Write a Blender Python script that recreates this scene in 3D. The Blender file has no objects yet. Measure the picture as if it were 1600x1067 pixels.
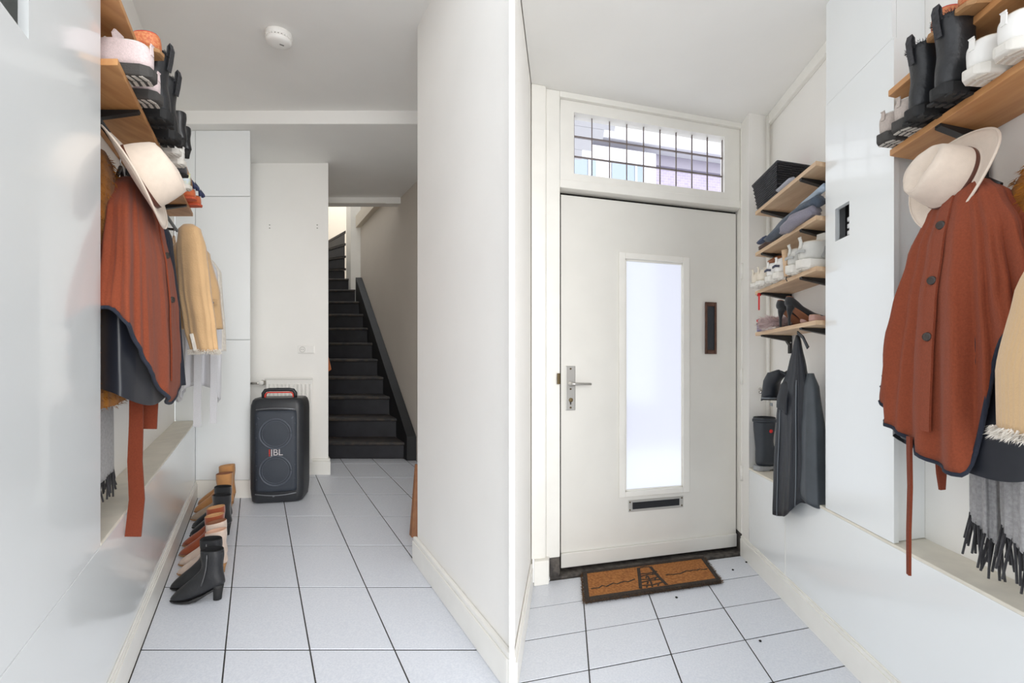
import bpy, bmesh, math, random
from mathutils import Vector, Matrix
random.seed(7)
S = bpy.context.scene
COL = S.collection

# ------------------------------------------------------------------ camera, light, exposure
cam_d = bpy.data.cameras.new('camera'); cam = bpy.data.objects.new('camera', cam_d); COL.objects.link(cam)
cam.location = (0, 0, 1.05); cam.rotation_euler = (math.pi/2, 0, 0)
cam_d.sensor_width = 36; cam_d.lens = 18; cam_d.shift_y = 24.5/1600; cam_d.clip_start = 0.02; cam_d.clip_end = 200
S.camera = cam
W = bpy.data.worlds.new('overcast_sky'); S.world = W; W.use_nodes = True
W.node_tree.nodes['Background'].inputs[0].default_value = (0.93, 0.965, 1.0, 1)
W.node_tree.nodes['Background'].inputs[1].default_value = 0.95
S.view_settings.view_transform = 'Standard'; S.view_settings.look = 'None'
S.view_settings.gamma = 1; S.view_settings.use_curve_mapping = False
S.view_settings.exposure = 0.95
S.cycles.max_bounces = 16; S.cycles.diffuse_bounces = 12; S.cycles.glossy_bounces = 6; S.cycles.transmission_bounces = 8
sun_d = bpy.data.lights.new('daylight', 'SUN'); sun_d.energy = 2.0; sun_d.angle = math.radians(50); sun_d.color = (1.0, 0.985, 0.96)
sun = bpy.data.objects.new('daylight', sun_d); COL.objects.link(sun); sun.rotation_euler = Vector((-0.50, 1.0, -0.16)).to_track_quat('-Z', 'Y').to_euler()

# ------------------------------------------------------------------ helpers
def lin(c):
    c = c/255.0
    return c/12.92 if c <= 0.04045 else ((c+0.055)/1.055)**2.4
def rgb(r, g, b): return (lin(r), lin(g), lin(b), 1)
MATS = {}
def mat(name, col, rough=0.5, metal=0.0, var=0.0, vscale=20.0, bump=0.0, bscale=80.0, spec=0.5, sheen=0.0, trans=0.0, stretch=None, col2=None, coat=0.0):
    """Principled material; noise varies the colour between col and col2 (or a darker col) and gives fine relief."""
    if name in MATS: return MATS[name]
    m = bpy.data.materials.new(name); m.use_nodes = True
    nt = m.node_tree; p = nt.nodes['Principled BSDF']
    c = rgb(*col)
    p.inputs['Base Color'].default_value = c
    p.inputs['Roughness'].default_value = rough; p.inputs['Metallic'].default_value = metal
    p.inputs['Specular IOR Level'].default_value = spec
    p.inputs['Sheen Weight'].default_value = sheen
    p.inputs['Coat Weight'].default_value = coat
    if sheen: p.inputs['Sheen Roughness'].default_value = 0.5
    p.inputs['Transmission Weight'].default_value = trans
    tc = nt.nodes.new('ShaderNodeTexCoord'); src = tc.outputs['Object']
    if stretch:
        mp = nt.nodes.new('ShaderNodeMapping'); mp.inputs['Scale'].default_value = stretch
        nt.links.new(src, mp.inputs['Vector']); src = mp.outputs['Vector']
    if var > 0 or col2:
        n = nt.nodes.new('ShaderNodeTexNoise'); n.inputs['Scale'].default_value = vscale; n.inputs['Detail'].default_value = 5
        r = nt.nodes.new('ShaderNodeValToRGB')
        c2 = rgb(*col2) if col2 else tuple(x*(1-var) for x in c[:3])+(1,)
        r.color_ramp.elements[0].position = 0.35; r.color_ramp.elements[0].color = c2
        r.color_ramp.elements[1].position = 0.65; r.color_ramp.elements[1].color = c
        nt.links.new(src, n.inputs['Vector']); nt.links.new(n.outputs['Fac'], r.inputs['Fac']); nt.links.new(r.outputs['Color'], p.inputs['Base Color'])
    if bump > 0:
        n2 = nt.nodes.new('ShaderNodeTexNoise'); n2.inputs['Scale'].default_value = bscale; n2.inputs['Detail'].default_value = 3
        b = nt.nodes.new('ShaderNodeBump'); b.inputs['Strength'].default_value = bump; b.inputs['Distance'].default_value = 0.004
        nt.links.new(src, n2.inputs['Vector']); nt.links.new(n2.outputs['Fac'], b.inputs['Height']); nt.links.new(b.outputs['Normal'], p.inputs['Normal'])
    MATS[name] = m
    return m

def FA(u, v, w): return Vector((u-0.5*v, v, w+0.028125*v))                 # the left hallway: across, along, up
def FB(u, v, w):
    X = u+0.105*v; Y = 0.3137*u+v
    return Vector((X, Y, w-0.0275*Y))                                       # the right hallway
def FI(x, y, z): return Vector((x, y, z))

class MB:
    def __init__(s): s.v = []; s.f = []; s.sm = []
    def add(s, vs, fs, smooth=False):
        o = len(s.v); s.v += [Vector(p) for p in vs]
        for f in fs: s.f.append([i+o for i in f]); s.sm.append(smooth)
        return s
    def box(s, u0, u1, v0, v1, w0, w1, F=FI):
        p = [F(a, b, c) for c in (w0, w1) for b in (v0, v1) for a in (u0, u1)]
        return s.add(p, [(0,2,3,1),(4,5,7,6),(0,1,5,4),(2,6,7,3),(0,4,6,2),(1,3,7,5)])
    def prism(s, poly, z0, z1, F=FI):
        n = len(poly)
        p = [F(a, b, z0) for a, b in poly]+[F(a, b, z1) for a, b in poly]
        return s.add(p, [tuple(range(n-1,-1,-1)), tuple(range(n,2*n))]+[(i,(i+1)%n,n+(i+1)%n,n+i) for i in range(n)])
    def loft(s, rings, cap0=True, cap1=True, smooth=True, closed=True):
        n = len(rings[0]); m = len(rings); fs = []
        for i in range(m-1):
            for j in range(n if closed else n-1):
                k = (j+1) % n
                fs.append((i*n+j, i*n+k, (i+1)*n+k, (i+1)*n+j))
        s.add([p for r in rings for p in r], fs, smooth)
        o = len(s.v)-n*m
        if cap0: s.f.append([o+j for j in range(n-1,-1,-1)]); s.sm.append(smooth)
        if cap1: s.f.append([o+(m-1)*n+j for j in range(n)]); s.sm.append(smooth)
        return s
    def tube(s, path, r, n=8, smooth=True, caps=True):
        path = [Vector(p) for p in path]; rings = []
        prev = None
        for i, p in enumerate(path):
            t = (path[min(i+1, len(path)-1)]-path[max(i-1, 0)])
            if t.length < 1e-9: t = Vector((0,0,1))
            t.normalize()
            if prev is None:
                a = Vector((0,0,1)) if abs(t.z) < 0.9 else Vector((1,0,0))
                nx = t.cross(a).normalized()
            else:
                nx = (prev-t*prev.dot(t)).normalized()
            prev = nx; ny = t.cross(nx)
            rr = r[i] if isinstance(r, (list, tuple)) else r
            rings.append([p+nx*rr*math.cos(2*math.pi*k/n)+ny*rr*math.sin(2*math.pi*k/n) for k in range(n)])
        return s.loft(rings, caps, caps, smooth)
    def strip(s, path, side, half, thick=0.003):
        """A flat ribbon along path; side = its width direction."""
        path = [Vector(p) for p in path]; rings = []
        for i, p in enumerate(path):
            t = (path[min(i+1, len(path)-1)]-path[max(i-1, 0)]).normalized()
            sd = Vector(side[i] if isinstance(side, list) else side); sd = (sd-t*sd.dot(t)).normalized()
            nn = t.cross(sd)
            h = half[i] if isinstance(half, (list, tuple)) else half
            rings.append([p+sd*h+nn*thick/2, p-sd*h+nn*thick/2, p-sd*h-nn*thick/2, p+sd*h-nn*thick/2])
        return s.loft(rings, True, True, False)
    def lathe(s, prof, c, n=24, M=None, smooth=True, cap0=True, cap1=True):
        """prof = list of (radius, height)."""
        c = Vector(c); rings = []
        for r, h in prof:
            ring = []
            for k in range(n):
                q = Vector((r*math.cos(2*math.pi*k/n), r*math.sin(2*math.pi*k/n), h))
                if M: q = M @ q
                ring.append(c+q)
            rings.append(ring)
        return s.loft(rings, cap0, cap1, smooth)
    def xf(s, M):
        s.v = [M @ p for p in s.v]; return s
    def build(s, name, m, parent=None, bevel=0, seg=2, sub=0, thick=0, smooth=None, weld=False):
        me = bpy.data.meshes.new(name)
        vs = s.v
        if parent is not None: base = parent.matrix_world_base if hasattr(parent, 'matrix_world_base') else BASE[parent.name]
        else:
            xs = [p.x for p in vs]; ys = [p.y for p in vs]; zs = [p.z for p in vs]
            base = Vector(((min(xs)+max(xs))/2, (min(ys)+max(ys))/2, min(zs)))
        me.from_pydata([tuple(p-base) for p in vs], [], s.f)
        bm = bmesh.new(); bm.from_mesh(me)
        if weld: bmesh.ops.remove_doubles(bm, verts=bm.verts, dist=1e-5)
        bmesh.ops.recalc_face_normals(bm, faces=bm.faces); 
        bm.to_mesh(me); bm.free()
        if len(me.polygons) == len(s.sm) and smooth is None:
            me.polygons.foreach_set('use_smooth', s.sm)
        elif smooth is not None:
            me.polygons.foreach_set('use_smooth', [smooth]*len(me.polygons))
        elif any(s.sm): me.polygons.foreach_set('use_smooth', [True]*len(me.polygons))
        me.materials.append(m)
        o = bpy.data.objects.new(name, me); COL.objects.link(o)
        if parent is not None: o.parent = parent; BASE[o.name] = base
        else: o.location = base; BASE[o.name] = base
        if thick:
            md = o.modifiers.new('thickness', 'SOLIDIFY'); md.thickness = thick; md.offset = 0
        if bevel:
            md = o.modifiers.new('bevel', 'BEVEL'); md.width = bevel; md.segments = seg; md.limit_method = 'ANGLE'; md.angle_limit = 0.6
        if sub:
            md = o.modifiers.new('smooth', 'SUBSURF'); md.levels = sub; md.render_levels = sub
        return o
BASE = {}
def tag(o, label, cat, group=None):
    o['label'] = label; o['category'] = cat
    if group: o['group'] = group
    return o
def struct(o): o['kind'] = 'structure'; return o
def empty(name, loc, label=None, cat=None, group=None):
    o = bpy.data.objects.new(name, None); COL.objects.link(o); o.location = loc; o.empty_display_size = 0.05
    BASE[o.name] = Vector(loc)
    if label: tag(o, label, cat, group)
    return o
def bx(name, m, F, u0, u1, v0, v1, w0, w1, parent=None, bevel=0, seg=2):
    return MB().box(u0, u1, v0, v1, w0, w1, F).build(name, m, parent, bevel, seg)
def text_part(body, name, m, loc, rot, size, parent, depth=0.001):
    """Lettering: a font curve turned into a mesh part."""
    cu = bpy.data.curves.new(name, 'FONT'); cu.body = body; cu.size = size; cu.extrude = depth; cu.align_x = 'CENTER'; cu.align_y = 'CENTER'
    t = bpy.data.objects.new(name, cu); COL.objects.link(t)
    dg = bpy.context.evaluated_depsgraph_get(); me = bpy.data.meshes.new_from_object(t.evaluated_get(dg))
    bpy.data.objects.remove(t); me.materials.append(m)
    o = bpy.data.objects.new(name, me); COL.objects.link(o)
    o.parent = parent; o.location = Vector(loc)-BASE[parent.name]; o.rotation_euler = rot
    return o

# ------------------------------------------------------------------ materials of the setting
def plaster(name, col, rough=0.65, bump=0.12):
    return mat(name, col, rough, bump=bump, bscale=35, var=0.025, vscale=3)
M_WALL = plaster('white_plaster', (243, 241, 237))
M_CEIL = plaster('ceiling_paint', (243, 242, 239), 0.8, 0.05)
M_GLOSS = mat('white_gloss_panel', (236, 239, 240), 0.17, var=0.02, vscale=2, coat=0.3)
M_TRIM = mat('white_trim_paint', (240, 238, 232), 0.35, var=0.04, vscale=8)
M_LEDGE = mat('cream_ledge_paint', (228, 222, 208), 0.5, var=0.10, vscale=14)
M_CREAM = plaster('stairwell_plaster', (226, 216, 200))
M_GREYW = plaster('stair_wall_plaster', (214, 206, 196))
M_TILE = mat('white_floor_tile', (226, 229, 236), 0.38, col2=(214, 218, 227), vscale=150, bump=0.12, bscale=220)
M_GROUT = mat('dark_grout', (62, 60, 58), 0.9, var=0.3, vscale=40)
M_STAIR = mat('black_stair_paint', (40, 40, 46), 0.42, var=0.35, vscale=9, bump=0.2, bscale=30)
M_STAIRW = mat('worn_stair_tread', (40, 39, 42), 0.5, col2=(70, 62, 54), vscale=16, bump=0.3, bscale=40)
M_DARK = mat('dark_gap', (26, 23, 21), 0.9)
M_STONE = mat('dark_stone_sill', (58, 54, 52), 0.75, col2=(98, 92, 86), vscale=35, bump=0.5, bscale=60)
M_DOOR = mat('door_paint', (228, 226, 220), 0.42, var=0.03, vscale=6)

# ------------------------------------------------------------------ floors of tiles
def tiles(floor, F, ul, vl, clips, gap=0.005):
    cache = {}
    for a in range(len(ul)-1):
        for b in range(len(vl)-1):
            for (cu0, cu1, cv0, cv1) in clips:
                u0, u1 = max(ul[a], cu0), min(ul[a+1], cu1); v0, v1 = max(vl[b], cv0), min(vl[b+1], cv1)
                if u1-u0 < 0.02 or v1-v0 < 0.02: continue
                g = gap/2
                e = [g if abs(u0-ul[a]) < 1e-6 else 0, g if abs(u1-ul[a+1]) < 1e-6 else 0, g*1.3 if abs(v0-vl[b]) < 1e-6 else 0, g*1.3 if abs(v1-vl[b+1]) < 1e-6 else 0]
                u0 += e[0]; u1 -= e[1]; v0 += e[2]; v1 -= e[3]
                key = (round(u1-u0, 4), round(v1-v0, 4))
                p = F(u0, v0, random.uniform(-0.0006, 0.0006))
                if key not in cache:
                    t = MB().box(0, key[0], 0, key[1], -0.010, 0.0, F)
                    t = t.build('tile', M_TILE, floor, bevel=0.0012, seg=1)
                    o0 = BASE[floor.name]
                    for q in t.data.vertices: q.co += o0            # mesh relative to the tile's own corner
                    cache[key] = t
                else:
                    t2 = cache[key].copy(); COL.objects.link(t2); t = t2; t.parent = floor
                t.location = p-BASE[floor.name]
fl = struct(MB().prism([(-0.5, 1.5), (0.755, 1.5), (0.755, 2.47), (0.90, 2.5), (1.43, 4.5), (1.43, 4.9), (-0.5, 4.9)], -0.06, -0.0016, FA).build('floor_left', M_GROUT))
tiles(fl, FA, [-0.3945+0.2895*k for k in range(8)], [1.303+0.449*k for k in range(9)],
      [(-0.3945, 0.7635, 1.5, 4.64), (0.7635, 0.90, 2.45, 2.65), (0.7635, 0.95, 2.65, 3.099), (0.7635, 1.08, 3.099, 3.548), (0.7635, 1.425, 3.548, 4.64)])
fr = struct(bx('floor_right', M_GROUT, FB, 0.07, 1.06, 1.1, 1.52, -0.06, -0.0018)); fr2 = fr; fr['kind'] = 'structure'; fr = struct(bx('floor_right_far', M_GROUT, FB, -0.20, 1.06, 1.52, 2.60, -0.06, -0.0016))
tiles(fr, FB, [-0.236+0.3205*k for k in range(5)], [1.2315+0.2718*k for k in range(7)], [(-0.178, 1.036, 1.5033, 2.597)])
tiles(fr2, FB, [-0.236+0.3205*k for k in range(5)], [0.9597+0.2718*k for k in range(3)], [(0.0845, 1.036, 1.1, 1.5033)])
M_FORE = mat('screed', (196, 197, 200), 0.6, var=0.05, vscale=6)
struct(bx('floor_front', M_FORE, FI, -2.4, 2.4, -2.2, 1.42, -0.14, -0.08))

# ------------------------------------------------------------------ left hallway shell
struct(MB().prism([(-0.0079, 1.571), (-0.4565, 2.468), (-0.395, 2.475), (-0.0, 1.66)], -0.02, 2.75).build('wall_hall_right', M_WALL, bevel=0.004))
struct(MB().prism([(-0.0077, 1.50), (0.0077, 1.50), (0.0086, 1.735), (-0.0, 1.66), (-0.0076, 1.57)], -0.06, 2.80).build('trim_divider', mat('divider_paint', (252, 252, 252), 0.6)))
b = MB(); b.box(0.7525, 0.7765, 1.54, 2.47, 0.0, 0.098, FA); b.box(0.7575, 0.7765, 1.54, 2.47, 0.098, 0.117, FA)
struct(b.build('baseboard_hall_right', M_TRIM, bevel=0.004))
struct(MB().prism([(-0.435, 2.48), (-0.33, 2.48), (-0.70, 4.45), (-0.785, 4.45)], -0.02, 2.75).build('wall_behind_corner', M_WALL))
struct(bx('wall_stair_right', M_GREYW, FA, 1.43, 1.55, 4.4, 7.0, -0.02, 3.9))
struct(bx('wall_radiator', M_WALL, FA, -0.60, 0.578, 4.09, 4.62, -0.0, 2.486, bevel=0.003))
struct(bx('wall_stair_left', M_WALL, FA, 0.50, 0.578, 4.62, 8.8, 0, 3.9))
b = MB(); b.box(0.30, 0.592, 4.066, 4.0885, 0, 0.11, FA); b.box(0.30, 0.588, 4.070, 4.0885, 0.11, 0.128, FA); b.box(0.5785, 0.592, 4.0885, 4.60, 0, 0.128, FA)
struct(b.build('baseboard_radiator', M_TRIM, bevel=0.003))
struct(MB().prism([(-0.62, 1.6), (0.80, 1.6), (0.80, 2.2), (1.30, 2.4), (1.55, 3.36), (-0.62, 3.36)], 2.5725, 2.70, FA).build('ceiling_left', M_CEIL))
struct(bx('trim_beam', M_CEIL, FA, -0.62, 1.55, 3.36, 5.06, 2.486, 2.70, bevel=0.004))
struct(bx('trim_stair_beam', M_WALL, FA, 0.50, 1.43, 5.06, 5.18, 2.426, 3.9))
struct(bx('trim_stair_strip', M_TRIM, FA, 0.58, 1.28, 5.045, 5.06, 2.426, 2.437))
struct(bx('trim_wall_box', M_CREAM, FA, 1.36, 1.43, 5.2, 6.98, 2.62, 2.78))
struct(bx('wall_stair_pier', M_TRIM, FA, 1.295, 1.55, 7.0, 7.35, 1.0, 3.9, bevel=0.004))
struct(bx('wall_stair_back', M_CREAM, FA, 0.50, 2.2, 8.8, 8.9, 0.5, 3.9))
struct(bx('wall_stair_far_right', M_CREAM, FA, 2.1, 2.2, 7.35, 8.8, 0.5, 3.9))
# left side: low panelled box, niche, tall cupboards
struct(bx('wall_niche_left', M_WALL, FA, -0.62, -0.55, 0.75, 3.464, 0, 2.5725))
lb = struct(bx('wall_low_box_left', M_GLOSS, FA, -0.55, -0.41, 0.75, 3.463, 0, 0.512, bevel=0.002))
struct(bx('trim_ledge_left', M_LEDGE, FA, -0.55, -0.409, 1.352, 3.463, 0.512, 0.522, bevel=0.002))
b = MB(); b.box(-0.41, -0.395, 0.9, 3.46, 0, 0.098, FA); b.box(-0.41, -0.399, 0.9, 3.46, 0.098, 0.108, FA); b.box(-0.41, -0.403, 0.9, 3.46, 0.108, 0.117, FA)
struct(b.build('baseboard_left', M_TRIM, bevel=0.002))
# near cupboard door with the square cut-out for the meter
cb = empty('meter_cupboard', FA(-0.48, 1.0, 0.515), 'tall glossy white cupboard with square meter cut-out at far left edge', 'cupboard')
b = MB()
for (v0, v1, w0, w1) in ((0.75, 0.80, 0.515, 2.572), (0.924, 1.35, 0.515, 2.572), (0.80, 0.924, 0.515, 1.597), (0.80, 0.924, 1.86, 2.572)):
    b.box(-0.43, -0.41, v0, v1, w0, w1, FA)
b.build('front_panel', M_GLOSS, cb)
bx('side_panel', M_GLOSS, FA, -0.549, -0.43, 1.33, 1.35, 0.523, 2.572, cb)
bx('side_panel', M_GLOSS, FA, -0.549, -0.43, 0.752, 0.77, 0.523, 2.572, cb)
mt = empty('electric_meter', FA(-0.50, 0.86, 1.58), 'electric meter with dark backing inside the cut-out, top left corner', 'meter')
bx('backing', mat('meter_black', (48, 46, 46), 0.6), FA, -0.52, -0.505, 0.79, 0.955, 1.57, 1.88, mt)
bx('housing', mat('meter_white', (222, 224, 224), 0.4), FA, -0.505, -0.46, 0.80, 0.868, 1.625, 1.86, mt, bevel=0.006)
M_STEEL = mat('steel', (190, 190, 190), 0.3, 1.0)
for k in range(3):
    MB().lathe([(0.003, 0), (0.003, 0.006)], FA(-0.503, 0.885+0.017*(k % 2), 1.64+0.05*k), 10, Matrix.Rotation(math.pi/2, 4, 'Y')).build('screw', M_STEEL, mt)

# tall cupboard at the end of the niche
tc = empty('tall_cupboard', FA(-0.29, 3.60, 0), 'tall white cupboard with stacked flat doors beside the black speaker', 'cupboard')
bx('body', M_GLOSS, FA, -0.549, -0.04, 3.478, 4.06, 0.12, 2.484, tc)
bx('plinth', M_TRIM, FA, -0.549, -0.02, 3.462, 4.03, 0.0, 0.12, tc, bevel=0.002)
bx('filler_panel', M_GLOSS, FA, -0.549, -0.412, 3.466, 3.478, 0.523, 2.484, tc)
for w0, w1 in ((0.123, 1.068), (1.072, 2.037), (2.041, 2.484)):
    bx('door', M_GLOSS, FA, -0.4085, -0.041, 3.46, 3.478, w0, w1, tc, bevel=0.0015)

# ------------------------------------------------------------------ stairs
st = empty('staircase', FA(0.96, 4.65, 0), 'black painted wooden staircase with worn treads at the end of hallway', 'staircase')
R_, D_ = 0.1795, 0.2525
nose = [(4.62+D_*k, 0.152+0.1795*k if k else 0.152) for k in range(11)]
for k, (y, w) in enumerate(nose):
    w0 = 0.0 if k == 0 else nose[k-1][1]
    s_ = MB().box(0.58, 1.34, y+0.03, y+0.055, w0, w-0.028, FA).build('riser', M_STAIR, st)
    MB().box(0.58, 1.34, y, y+D_+0.05, w-0.028, w, FA).build('tread', M_STAIRW, st, bevel=0.008, seg=3)
pu, pv = 1.29, nose[-1][0]+D_
for k in range(4):                                                     # winders turning round the white pier
    a0 = math.radians(8+20*k); a1 = a0+math.radians(26); w = nose[-1][1]+0.1795*(k+1); L = 1.5
    e = 0.04
    def pt(a, r): return (pu-r*math.cos(a)*0.55, pv+r*math.sin(a))
    poly = [pt(a0, -0.02), pt(a0, L), pt(a1, L), pt(a1, -0.02)]
    MB().prism(poly, w-0.03, w, FA).build('tread', M_STAIRW, st, bevel=0.006)
    q = [(x, y+0.04) for x, y in (pt(a0, 0), pt(a0, L))]; q2 = [(x, y+0.06) for x, y in (pt(a0, L), pt(a0, 0))]
    MB().prism(q+q2, w-0.1795, w-0.03, FA).build('riser', M_STAIR, st)
b = MB()
def sd(v): return 0.21+(v-4.558)*0.735
b.add([FA(u, v, w) for u in (1.342, 1.428) for (v, w) in ((4.56, 0.0), (4.56, 0.215), (6.9, sd(6.9)), (6.9, sd(6.9)-0.36), (4.80, 0.0))],
      [(0,1,2,3,4), (9,8,7,6,5), (0,5,6,1), (1,6,7,2), (2,7,8,3), (3,8,9,4), (4,9,5,0)])
b.build('stringer', mat('black_stringer_paint', (24, 24, 26), 0.55, var=0.3, vscale=9), st, bevel=0.004)
b = MB().box(0.582, 0.60, 7.2, 8.7, 2.2, 2.35, FA); 

# ------------------------------------------------------------------ right hallway shell
struct(MB().prism([(0.0087, 1.735), (0.1085, 2.68), (0.075, 2.68), (0.0025, 1.74)], -0.1, 2.62).build('wall_door_left', M_WALL))
b = MB(); b.box(-0.1775, -0.163, 1.72, 2.535, 0.0, 0.10, FB); b.box(-0.1775, -0.168, 1.72, 2.535, 0.10, 0.117, FB)
struct(b.build('baseboard_door_left', M_TRIM, bevel=0.003))
struct(bx('ceiling_right', M_CEIL, FB, -0.175, 1.30, 0.0, 2.80, 2.47, 2.58))
fm = struct(empty('trim_door_frame', FB(0.5, 2.7, 0)))
bx('post', M_TRIM, FB, -0.175, -0.102, 2.575, 2.80, 0.12, 2.469, fm, bevel=0.006)
bx('plinth_block', M_TRIM, FB, -0.162, -0.085, 2.545, 2.80, 0.0, 0.12, fm, bevel=0.006)
bx('jamb', M_TRIM, FB, -0.102, -0.031, 2.60, 2.80, 0.11, 2.469, fm, bevel=0.004)
bx('jamb_foot', M_STONE, FB, -0.084, -0.031, 2.605, 2.80, 0.0, 0.11, fm, bevel=0.006)
bx('jamb', M_TRIM, FB, 1.037, 1.09, 2.60, 2.80, 0.12, 2.469, fm, bevel=0.004)
bx('jamb_foot', M_STONE, FB, 1.037, 1.085, 2.605, 2.80, 0.0, 0.12, fm, bevel=0.006)
bx('post', M_TRIM, FB, 1.09, 1.22, 2.575, 2.80, 0.0, 2.469, fm, bevel=0.006)
bx('head', M_TRIM, FB, -0.031, 1.037, 2.60, 2.80, 2.44, 2.469, fm)
bx('transom_bar', M_TRIM, FB, -0.031, 1.037, 2.615, 2.80, 1.987, 2.03, fm, bevel=0.003)
bx('door_stop', M_DARK, FB, -0.031, 1.037, 2.70, 2.80, 1.972, 1.987, fm)
bx('light_stop', M_DARK, FB, -0.031, 0.0, 2.722, 2.80, 0.012, 1.972, fm); bx('light_stop', M_DARK, FB, 1.005, 1.037, 2.722, 2.80, 0.012, 1.972, fm); bx('light_stop', M_DARK, FB, 0.0, 1.005, 2.722, 2.80, 0.012, 0.05, fm)  # dark strips added behind the leaf to block daylight leaking through the gaps
bx('sill', M_STONE, FB, -0.084, 1.085, 2.600, 2.80, -0.04, 0.012, fm, bevel=0.004)
# window above the door: leaded panes
wn = struct(empty('window_1', FB(0.49, 2.65, 2.03)))
b = MB(); b.box(-0.029, 0.044, 2.622, 2.70, 2.031, 2.439, FB); b.box(0.935, 1.035, 2.622, 2.70, 2.031, 2.439, FB)
b.box(0.044, 0.935, 2.622, 2.70, 2.384, 2.439, FB); b.box(0.044, 0.935, 2.622, 2.70, 2.031, 2.068, FB)
b.build('window_frame', M_TRIM, wn)
M_LEAD = mat('lead_came', (128, 118, 116), 0.5, 0.6)
gu = [0.044+0.099*k for k in range(10)]; gw = [2.068+0.10533*k for k in range(4)]
M_PANE = mat('clear_glass', (250, 250, 252), 0.0, trans=1.0)
MATS['clear_glass'].node_tree.nodes['Principled BSDF'].inputs['IOR'].default_value = 1.02
p0 = None
for i in range(9):
    for j in range(3):
        if p0 is None:
            p0 = bx('pane', M_PANE, FB, gu[0]+0.001, gu[1]-0.001, 2.664, 2.667, gw[0]+0.001, gw[1]-0.001, wn); p = p0
        else:
            p = p0.copy(); COL.objects.link(p); p.parent = wn
        p.location = FB(gu[i], 2.664, gw[j])-FB(gu[0], 2.664, gw[0])
for k in range(10): bx('lead_came', M_LEAD, FB, gu[k]-0.0028, gu[k]+0.0028, 2.658, 2.673, gw[0], gw[3], wn)
for k in range(1, 3): bx('lead_came', M_LEAD, FB, gu[0], gu[9], 2.659, 2.672, gw[k]-0.0028, gw[k]+0.0028, wn)
# front door
dr = struct(empty('door_1', FB(0.5, 2.70, 0.02)))
b = MB(); DU0, DU1 = -0.026, 1.030
for a in ((DU0, 0.315, 0.03, 1.970), (0.703, DU1, 0.03, 1.970), (0.315, 0.703, 0.03, 0.38), (0.315, 0.703, 1.678, 1.970)): b.box(a[0], a[1], 2.675, 2.72, a[2], a[3], FB)
b.build('door_leaf', M_DOOR, dr)
b = MB(); o0, o1, i0, i1 = 0.297, 0.724, 0.334, 0.683
for a in ((o0, i0, 0.368, 1.693), (i1, o1, 0.368, 1.693), (i0, i1, 0.368, 0.397), (i0, i1, 1.660, 1.693)): b.box(a[0], a[1], 2.663, 2.70, a[2], a[3], FB)
b.build('glazing_frame', M_TRIM, dr, bevel=0.003)
b = MB()
for a in ((i0, i0+0.008, 0.397, 1.660), (i1-0.008, i1, 0.397, 1.660), (i0, i1, 0.397, 0.405), (i0, i1, 1.651, 1.660)): b.box(a[0], a[1], 2.680, 2.692, a[2], a[3], FB)
b.build('glazing_bead', M_TRIM, dr)
mf = bpy.data.materials.new('frosted_glass'); mf.use_nodes = True; nt = mf.node_tree; nt.nodes.clear()
out = nt.nodes.new('ShaderNodeOutputMaterial'); mx = nt.nodes.new('ShaderNodeMixShader'); tr = nt.nodes.new('ShaderNodeBsdfTranslucent'); gl = nt.nodes.new('ShaderNodeBsdfRefraction')
tr.inputs[0].default_value = (0.82, 0.835, 0.86, 1); gl.inputs['Roughness'].default_value = 0.9; gl.inputs['IOR'].default_value = 1.02; gl.inputs['Color'].default_value = (0.82, 0.835, 0.86, 1); mx.inputs[0].default_value = 0.5
nt.links.new(tr.outputs[0], mx.inputs[1]); nt.links.new(gl.outputs[0], mx.inputs[2]); nt.links.new(mx.outputs[0], out.inputs[0])
bx('frosted_pane', mf, FB, i0, i1, 2.688, 2.691, 0.397, 1.66, dr)
bx('kick_board', M_DOOR, FB, DU0, DU1, 2.655, 2.675, 0.03, 0.105, dr, bevel=0.004)
# door furniture
def knob(name, c, prof, m, parent, axis='v', n=16, F=FB):
    """Turned piece whose axis points out of the door towards the hall."""
    nrm = Vector((0.2993, -0.9541, 0)) if F is FB else Vector((0, -1, 0))
    q = nrm.to_track_quat('Z', 'Y').to_matrix().to_4x4()
    return MB().lathe(prof, c, n, q).build(name, m, parent)
M_ALU = mat('brushed_aluminium', (196, 194, 190), 0.35, 0.85)
M_BRASS = mat('old_brass', (120, 104, 74), 0.5, 0.7, var=0.3)
M_BLACKIN = mat('brush_black', (36, 38, 42), 0.85, bump=0.6, bscale=300)
hp = bx('handle_plate', M_ALU, FB, 0.0, 0.052, 2.668, 2.675, 0.845, 1.078, dr, bevel=0.003)
knob('handle_rose', FB(0.026, 2.668, 0.985), [(0.013, 0), (0.013, 0.014), (0.010, 0.035), (0.010, 0.042)], M_ALU, hp)
MB().tube([FB(0.026, 2.632, 0.985), FB(0.05, 2.628, 0.984), FB(0.09, 2.632, 0.984), FB(0.137, 2.642, 0.983)], [0.009, 0.0085, 0.007, 0.0065], 10).build('lever', M_ALU, hp)
knob('key_cylinder', FB(0.027, 2.668, 0.90), [(0.011, 0), (0.011, 0.005), (0.009, 0.006)], M_BRASS, hp)
bx('key_slot', M_DARK, FB, 0.0245, 0.0295, 2.6645, 2.669, 0.876, 0.902, hp)
for w in (1.063, 0.957, 0.860): knob('screw', FB(0.026, 2.668, w), [(0.005, 0), (0.005, 0.002)], M_BRASS, hp)
bx('latch', M_BRASS, FB, -0.045, -0.029, 2.585, 2.606, 0.985, 1.040, fm, bevel=0.002)
ls = bx('letter_slot', M_ALU, FB, 0.352, 0.685, 2.670, 2.675, 0.285, 0.348, dr, bevel=0.002)
bx('brush', M_BLACKIN, FB, 0.377, 0.660, 2.668, 2.671, 0.298, 0.335, ls)
for u, w in ((0.361, 0.296), (0.361, 0.338), (0.675, 0.296), (0.675, 0.338)): knob('screw', FB(u, 2.670, w), [(0.004, 0), (0.004, 0.002)], M_BRASS, ls)
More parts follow.
